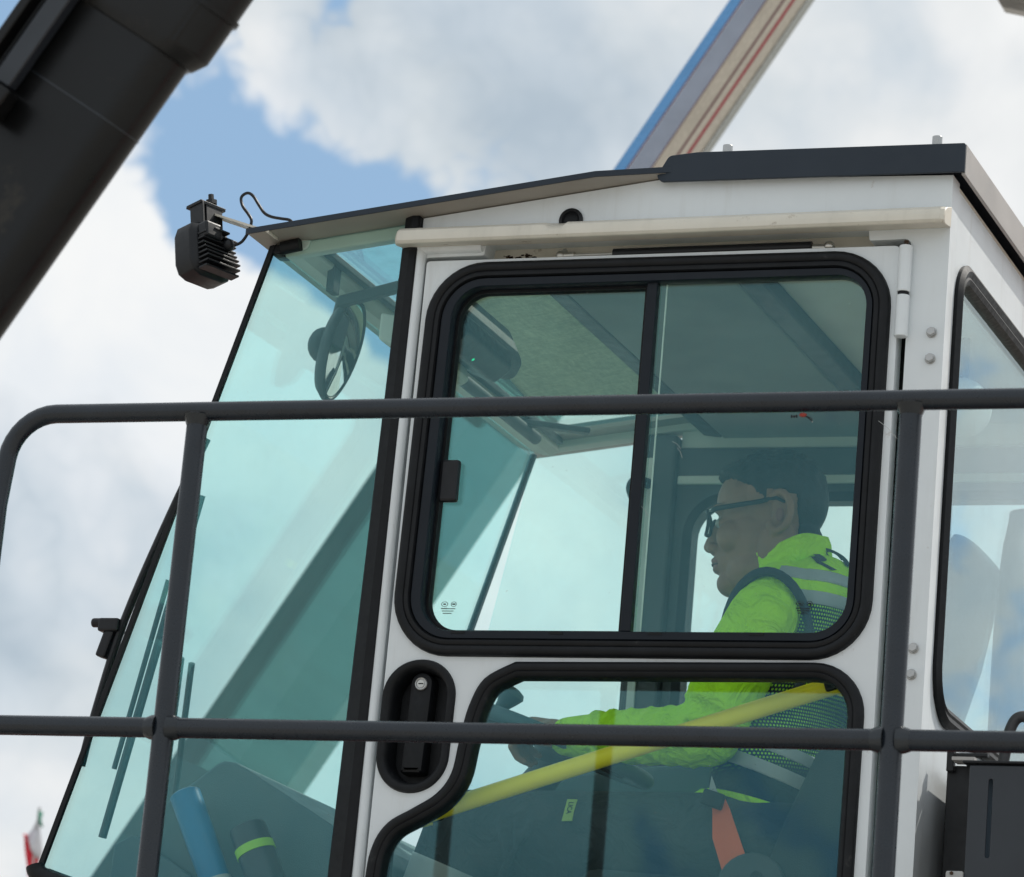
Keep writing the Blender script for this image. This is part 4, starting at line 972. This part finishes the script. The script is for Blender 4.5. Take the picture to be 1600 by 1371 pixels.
# ================================================================== insect under the rail, threads of web on the pane
ic = at(1256, 650, RY) + Vector((0, -.004, 0))
ins = thing('insect', ic, 'tiny red and black insect clinging under the top rail', 'insect')
M['insred'] = mat('insect_red', (.30, .03, .015), .4)
MB().ball(ic, (.0055, .003, .0032)).build('body', 'insred', ins)
for k in range(3): MB().ball(ic + Vector((-.009 - .0035 * k, 0, -.002)), (.0014, .0018, .0022)).build('tail_segment', 'black', ins)
for a in (-.5, .1, .7): MB().tube([ic, ic + Vector((.008 + .004 * a, 0, -.004 - .004 * a)), ic + Vector((.014, 0, -.008 - .004 * a))], .0005, 6).build('leg', 'black', ins)
M['thread'] = mat('web_thread', (.5, .52, .5), .6)
for a, b_ in (((1050, 690), (1064, 702)), ((1370, 656), (1402, 686)), ((1000, 790), (1012, 806)), ((1058, 700), (1066, 716))):
    MB().tube([at(a[0], a[1], -.0175 if a[0] > 1300 else .0035), at((a[0] + b_[0]) / 2 + 1, (a[1] + b_[1]) / 2 - 2, -.0178 if a[0] > 1300 else .0032), at(b_[0], b_[1], -.0175 if a[0] > 1300 else .0035)], .00035, 5).build('web_thread', 'thread', door, 0)

# ================================================================== things on the dash
M['blue'] = mat('blue_plastic', (.004, .15, .32), .35); M['navy'] = mat('navy_enamel', (.012, .018, .03), .35); M['limeband'] = mat('lime_band', (.33, .62, .02), .5)
a0, a1 = at(288, 1238, .13), at(345, 1400, .13)
bb = thing('blue_tube', a1, 'blue plastic tube leaning against the dashboard behind the side glass', 'tube')
ax_ = (a1 - a0).normalized()
MB().tube([a0, a0 + ax_ * .004, a0 + ax_ * .09, a0 + ax_ * .19, a0 + ax_ * .30], [.021, .0275, .0275, .0265, .025], 26).build('tube_body', 'blue', bb, 40)
MB().tube([a0 + ax_ * .172, a0 + ax_ * .24], [.0280, .0280], 26).build('tube_foot', 'grey', bb, 40)
b0, b1 = at(386, 1293, .12), at(432, 1420, .12)
th = thing('thermos_flask', b1, 'dark thermos flask with a lime band leaning on the dashboard', 'flask')
ax_ = (b1 - b0).normalized()
MB().tube([b0 - ax_ * .004, b0, b0 + ax_ * .006, b0 + ax_ * .18], [.022, .031, .033, .0345], 28).build('flask_body', 'navy', th, 40)
MB().tube([b0 + ax_ * .037, b0 + ax_ * .052], [.0352, .0352], 28).build('flask_band', 'limeband', th, 40)
MB().tube([b0 - ax_ * .0065, b0 - ax_ * .001], [.012, .020], 28).build('flask_button', 'limeband', th, 40)

# ================================================================== black equipment box behind the cab
eb = thing('equipment_box', (.95, .25, DECK), 'black sheet metal box with a vertical slot behind the white cab', 'metal box')
slot = rpoly([(.6385, 2.466), (.6385, 2.590), (.6455, 2.590), (.6455, 2.466)], .0034, 4)
MB().plate([(.607, DECK), (.607, 2.612), (1.6, 2.614), (1.6, DECK)], [slot], 'y', -.055, -.052).build('front_panel', 'boxblack', eb, 0, .0015)
MB().box(1.59, 1.60, -.052, .17, DECK, 2.61).build('end_panel', 'boxblack', eb, 0)
MB().box(.634, .650, -.035, -.03, 2.44, 2.60).build('slot_backing', 'slotback', eb, 0)
MB().box(.596, 1.60, -.060, .18, 2.6145, 2.6185).build('box_lid', 'black', eb, 0, .001)
MB().box(.531, 1.58, .10, 1.30, DECK, 2.640).build('box_body', 'black', eb, 0, .002)
MB().box(.5135, .5305, .26, 1.30, DECK, 2.6385).build('wall_shade_block', 'rubber', eb, 0, .001)  # unseen block added to keep sun off the lower rear wall
MB().box(.533, .545, .085, .0995, 2.628, 2.668).box(.545, .60, .085, .0995, 2.652, 2.658).build('corner_clip', 'black', eb, 0, .0015)
MB().box(.548, .585, .060, .0995, 2.6415, 2.647).build('corner_step', 'cover_end', eb, 0)
MB().obox((.592, -.048, 2.430), (1, 0, 0), (0, 1, 0), (0, 0, 1), .014, .010, .014).build('latch_block', 'grey', eb, 0, .003)
MB().cyl((.588, -.060, 2.440), (.588, -.056, 2.440), .003, n=8).build('latch_screw', 'rust', eb)
hz = thing('hose', at(1590, 1150, .25), 'grey rubber hose curving down behind the black metal box', 'hose')
hp_ = [(1566, 1200), (1572, 1170), (1577, 1145), (1586, 1126), (1598, 1120), (1612, 1126), (1622, 1145), (1626, 1200)]
MB().tube(catmull([at(a, b_, .22) for a, b_ in hp_], 5), .0095, 12).build('hose_body', mat('hose_rubber', (.06, .06, .062), .55), hz)
MB().tube([at(1566, 1200, .22), at(1563, 1215, .22)], .0125, 12).build('hose_collar', 'black', hz)

# ================================================================== booms, flag and other things beyond
M['boomblk'] = mat('boom_black', (.006, .0064, .0068), .34, spec=.3, var=.2, vscale=1.5, bump=.05, bscale=15, dirt=((.06, .05, .035), .35, 3.0, .60))
def boom_frame(p0, p1):
    d = (p1 - p0).normalized(); s = Vector((d.z, 0, -d.x))     # s: across, towards the lower right
    return d, s
def sweep(name, sec, p, d, s, t0, t1, m, parent, smooth=25, bevel=0, taper=1.0):
    """sec: closed outline of (across, depth)"""
    return MB().rings([[p + d * tt + s * (a * k) + Vector((0, b_, 0)) for a, b_ in sec] for tt, k in ((t0, 1), (t1, taper))], False, True).build(name, m, parent, smooth, bevel)
def proj(p):
    q = Vector(p) - CP; w = q.dot(CZ); return Vector((q.dot(CX) / w, q.dot(CY) / w))
def lean(p, d, s):
    a = proj(p); t_ = (proj(p + d) - a).normalized(); n_ = Vector((-t_.y, t_.x))
    return (proj(p + Vector((0, .1, 0))) - a).dot(n_) / .1 / ((proj(p + s * .1) - a).dot(n_) / .1)
# black telescopic boom, upper left
YA = 5.0
pr0, pr1 = at(0, 525, YA), at(290, 110, YA)
dA, sA = boom_frame(pr0, pr1)
wA = (pr0 - at(0, 75, YA)).dot(sA)
lenA = (pr1 - pr0).dot(dA)
tbase = -(pr0.z - 1.3) / dA.z
ba = thing('crane_boom', pr0 + dA * tbase - sA * wA / 2, 'black telescopic boom sloping across the upper left corner of the sky', 'crane boom')
kA = lean(pr0, dA, sA)
sec = rpoly([(-wA, 0), (-.15, -.01), (-.03, .07), (-.20 * kA, .20), (-.38 * kA - .01, .38), (-.46 * kA - .10, .46), (-wA - .04, .46)], [.01, .12, .06, .06, .06, .04, .02], 5)
sweep('base_section', sec, pr0, dA, sA, tbase, lenA + .01, 'boomblk', ba, 40)
tl = (at(205, 215, YA) - pr0).dot(dA)
sweep('weld_seam', offset(sec, -.0025), pr0, dA, sA, tl, tl + .005, 'boxblack', ba, 40)
wk = .020
t1 = lenA + .01
d2 = (at(335, 95, YA) - pr0).dot(sA)
sec2 = [(a + (d2 if a > -wA * .6 else 0), b_ - .03) for a, b_ in sec]
sec1b = [(a + (.02 if a > -wA * .6 else 0), b_ - .005) for a, b_ in sec]
MB().rings([[pr0 + dA * tt + sA * a + Vector((0, b_, 0)) for a, b_ in q] for tt, q in ((t1 - .002, sec1b), (t1 + .05, sec2), (t1 + .55, sec2))], False, True).build('boom_collar', 'boomblk', ba, 30, .006)
t2 = (at(368, 42, YA) - pr0).dot(dA)
sweep('collar_ring', offset(sec2, -.010), pr0, dA, sA, t2, t2 + .02, 'boomblk', ba, 40)
sweep('inner_section', offset(sec2, .012), pr0, dA, sA, t1 + .5, t1 + 3.5, 'boomblk', ba, 40)
# channel and blocks on its near face
sweep('cable_channel', [(-wA * .985, -.085), (-wA * .93, -.085), (-wA * .93, -.02), (-wA * .985, -.02)], pr0, dA, sA, tbase, t1 + 1.5, 'boomblk', ba, 25, .006)
tc0 = (at(30, 150, YA) - pr0).dot(dA)
sweep('slide_rail', [(-wA * .86, -.075), (-wA * .74, -.075), (-wA * .74, -.025), (-wA * .86, -.025)], pr0, dA, sA, tc0, t1 + 1.5, 'boxblack', ba, 25, .006)
sweep('rail_stop', [(-wA * .90, -.11), (-wA * .69, -.11), (-wA * .69, -.03), (-wA * .90, -.03)], pr0, dA, sA, tc0 - .12, tc0 - .005, 'boomblk', ba, 25, .01)
MB().box(pr0.x + dA.x * tbase - 1.0, pr0.x + dA.x * tbase + .6, YA - .4, YA + .9, 0, 2.0).build('turntable', 'boomblk', ba, 0, .05)
# striped boom of another crane behind the cab
YB = 10.0
q0, q1 = at(955, 270, YB), at(1140, 0, YB)
dB, sB = boom_frame(q0, q1)
wB = (at(1115, 235, YB) - q0).dot(sB)
tb0 = -(q0.z - 1.5) / dB.z
bo = thing('crane_boom', q0 + dB * tb0, 'cream and blue telescopic boom with red pinstripes rising behind the cab roof', 'crane boom')
M['bblue'] = mat('boom_blue', (.07, .28, .58), .3); M['bnavy'] = mat('boom_navy', (.30, .32, .37), .20, .8, coat=.3); M['bbeige'] = mat('boom_beige', (.52, .48, .41), .25, coat=.4)
M['bred'] = mat('boom_red', (.36, .02, .045), .35); M['bdred'] = mat('boom_maroon', (.12, .015, .03), .35); M['bgrey'] = mat('boom_grey', (.34, .36, .34), .3)
tU = (at(800, 500, YB) - q0).dot(dB)
def strip(name, a0, a1, b0_, b1_, m, t0, t1, w):
    A, B = (a0 * w - kB * b0_, b0_), (a1 * w - kB * b1_, b1_)
    sweep(name, [A, B, (B[0] - .03, B[1] + .05), (A[0] - .02, A[1] + .05)], q0, dB, sB, t0, t1, m, bo, 25)
kB = lean(q0, dB, sB)
strips = [('side_plate', 0, .14, .05, .0, 'bblue'), ('edge_strip', .14, .16, .0, .0, 'bdred'), ('under_plate', .162, .42, .0, .01, 'bnavy'), ('seam', .42, .435, .01, .01, 'bdred'),
          ('lower_plate', .437, .615, .02, .12, 'bbeige'), ('pinstripe', .617, .645, .12, .14, 'bdred'), ('lower_plate', .647, .725, .14, .19, 'bbeige'),
          ('pinstripe', .727, .765, .19, .21, 'bred'), ('lower_plate', .767, .91, .21, .30, 'bbeige'), ('rub_rail', .912, 1.0, .29, .36, 'bgrey')]
for nm, a0, a1, b0_, b1_, m_ in strips: strip(nm, a0, a1, b0_, b1_, m_, tU, 6.5, wB)
sweep('core', [(.02, .10), (wB * .40, .07), (wB * .88 - kB * .36, .36), (0, .40)], q0, dB, sB, tU, 6.5, 'bgrey', bo, 25)
wL = (at(643, 1000, YB) - at(400, 1000, YB)).dot(sB); oL = (at(400, 1000, YB) - q0).dot(sB)
secL = [(oL, .0), (oL + wL * .45, -.03), (oL + wL * .80, .06), (oL + wL - kB * .30, .30), (oL + wL - kB * .45 - .03, .45), (oL - .05, .45)]
tM = (at(345, 1170, YB) - q0).dot(dB)
sweep('base_section', secL, q0, dB, sB, tM, tU + .05, mat('boom_olive', (.042, .068, .050), .35), bo, 25, .01)
sweep('hinge_section', offset(secL, -.012), q0, dB, sB, tb0, tM, mat('boom_slate', (.05, .072, .072), .4), bo, 25, .01)
pB = q0 + dB * tb0 + sB * (oL + wL / 2)
MB().box(pB.x - 1.5, pB.x + 1.3, YB - .8, YB + 1.2, 0, 2.2).build('carrier_body', 'bbeige', bo, 0, .06)
# end of a grey beam in the top right corner
YC = 6.0
c0, c1 = at(1550, -14, YC), at(1625, 2, YC)
gb = thing('grey_beam', c0, 'grey steel beam showing at the top right corner', 'beam')
dc = (c1 - c0).normalized(); uc = Vector((-dc.z, 0, dc.x)); uc = uc if uc.z > 0 else -uc
MB().obox(c0 + dc * 4 + uc * .15, dc, (0, 1, 0), uc, 4, .15, .15).build('web', 'grey', gb, 0, .004)
MB().obox(c0 + dc * 4 + uc * .004, dc, (0, 1, 0), uc, 4, .20, .004).build('flange', 'grey', gb, 0)
ce = c0 + dc * 7.8
MB().box(ce.x - .15, ce.x + .15, YC - .15, YC + .15, 0, ce.z + .05).build('column', 'grey', gb, 0, .004)
# flag far off, lower left
YF = 25.0
fp = at(62, 1262, YF)
fg = thing('flag', (fp.x, YF, 0), 'small green white and red flag on a pole at the lower left', 'flag')
MB().tube([(fp.x + .0, YF, 0), (fp.x, YF, fp.z)], .013, 10).build('flagpole', 'grey', fg)
def cloth(cols, name, col):
    v = []; f = []
    n = len(cols)
    for i, (pa, pb) in enumerate(cols):
        for k in range(7):
            s = k / 6; p = Vector(at(pa[0] + (pb[0] - pa[0]) * s, pa[1] + (pb[1] - pa[1]) * s, YF)); p.y += .05 * math.sin(s * 5 + i); v.append(p)
    for i in range(n - 1):
        for k in range(6): a = i * 7 + k; f.append((a, a + 1, a + 8, a + 7))
    o = MB().add(v, f).build(name, col, fg, 60); sl = o.modifiers.new('s', 'SOLIDIFY'); sl.thickness = .006
M['fg'] = mat('flag_green', (.02, .17, .11), .8); M['fw'] = mat('flag_white', (.62, .62, .66), .8); M['fr'] = mat('flag_red', (.62, .02, .04), .8)
cloth([((63, 1268), (63, 1268.5)), ((58.5, 1279), (66, 1283)), ((60.5, 1285), (65.5, 1293))], 'green_band', 'fg')
cloth([((58.5, 1280), (65, 1288)), ((47, 1295), (65.5, 1312)), ((39, 1305), (64, 1330)), ((50, 1325), (59, 1345))], 'white_band', 'fw')
cloth([((38, 1303), (40, 1305)), ((35, 1322), (51, 1319)), ((36, 1335), (57, 1330)), ((42, 1356), (58, 1340)), ((46, 1371), (52, 1368))], 'red_band', 'fr')
# rounded white tank end at the left border
YT = 14.0
e0 = at(-24, 1340, YT)
tk = thing('storage_tank', (e0.x - 1.2, YT, 0), 'pale rounded tank just showing at the lower left border', 'tank')
ztop = at(8, 1345, YT).z
rs = []
for k in range(13):
    z = ztop * k / 12
    rs.append(z)
prof_ = [(1.2, 0), (1.2, ztop - .5), (1.19, ztop - .25), (1.165, ztop - .08), (1.12, ztop + .05), (1.0, ztop + .2), (.6, ztop + .4), (.1, ztop + .45)]
MB().rings([[(e0.x - 1.2 + r * math.cos(a), YT + r * math.sin(a), z) for a in [i * math.pi / 24 for i in range(48)]] for r, z in prof_], False, True).build('tank_shell', 'white', tk, 40)
MB().rings([[(e0.x - 1.2 + r * math.cos(a), YT + r * math.sin(a), z) for a in [i * math.pi / 24 for i in range(48)]] for r, z in ((1.205, ztop - .6), (1.215, ztop - .6), (1.215, ztop - .56), (1.205, ztop - .56))], True).build('tank_band', 'grey', tk, 40)
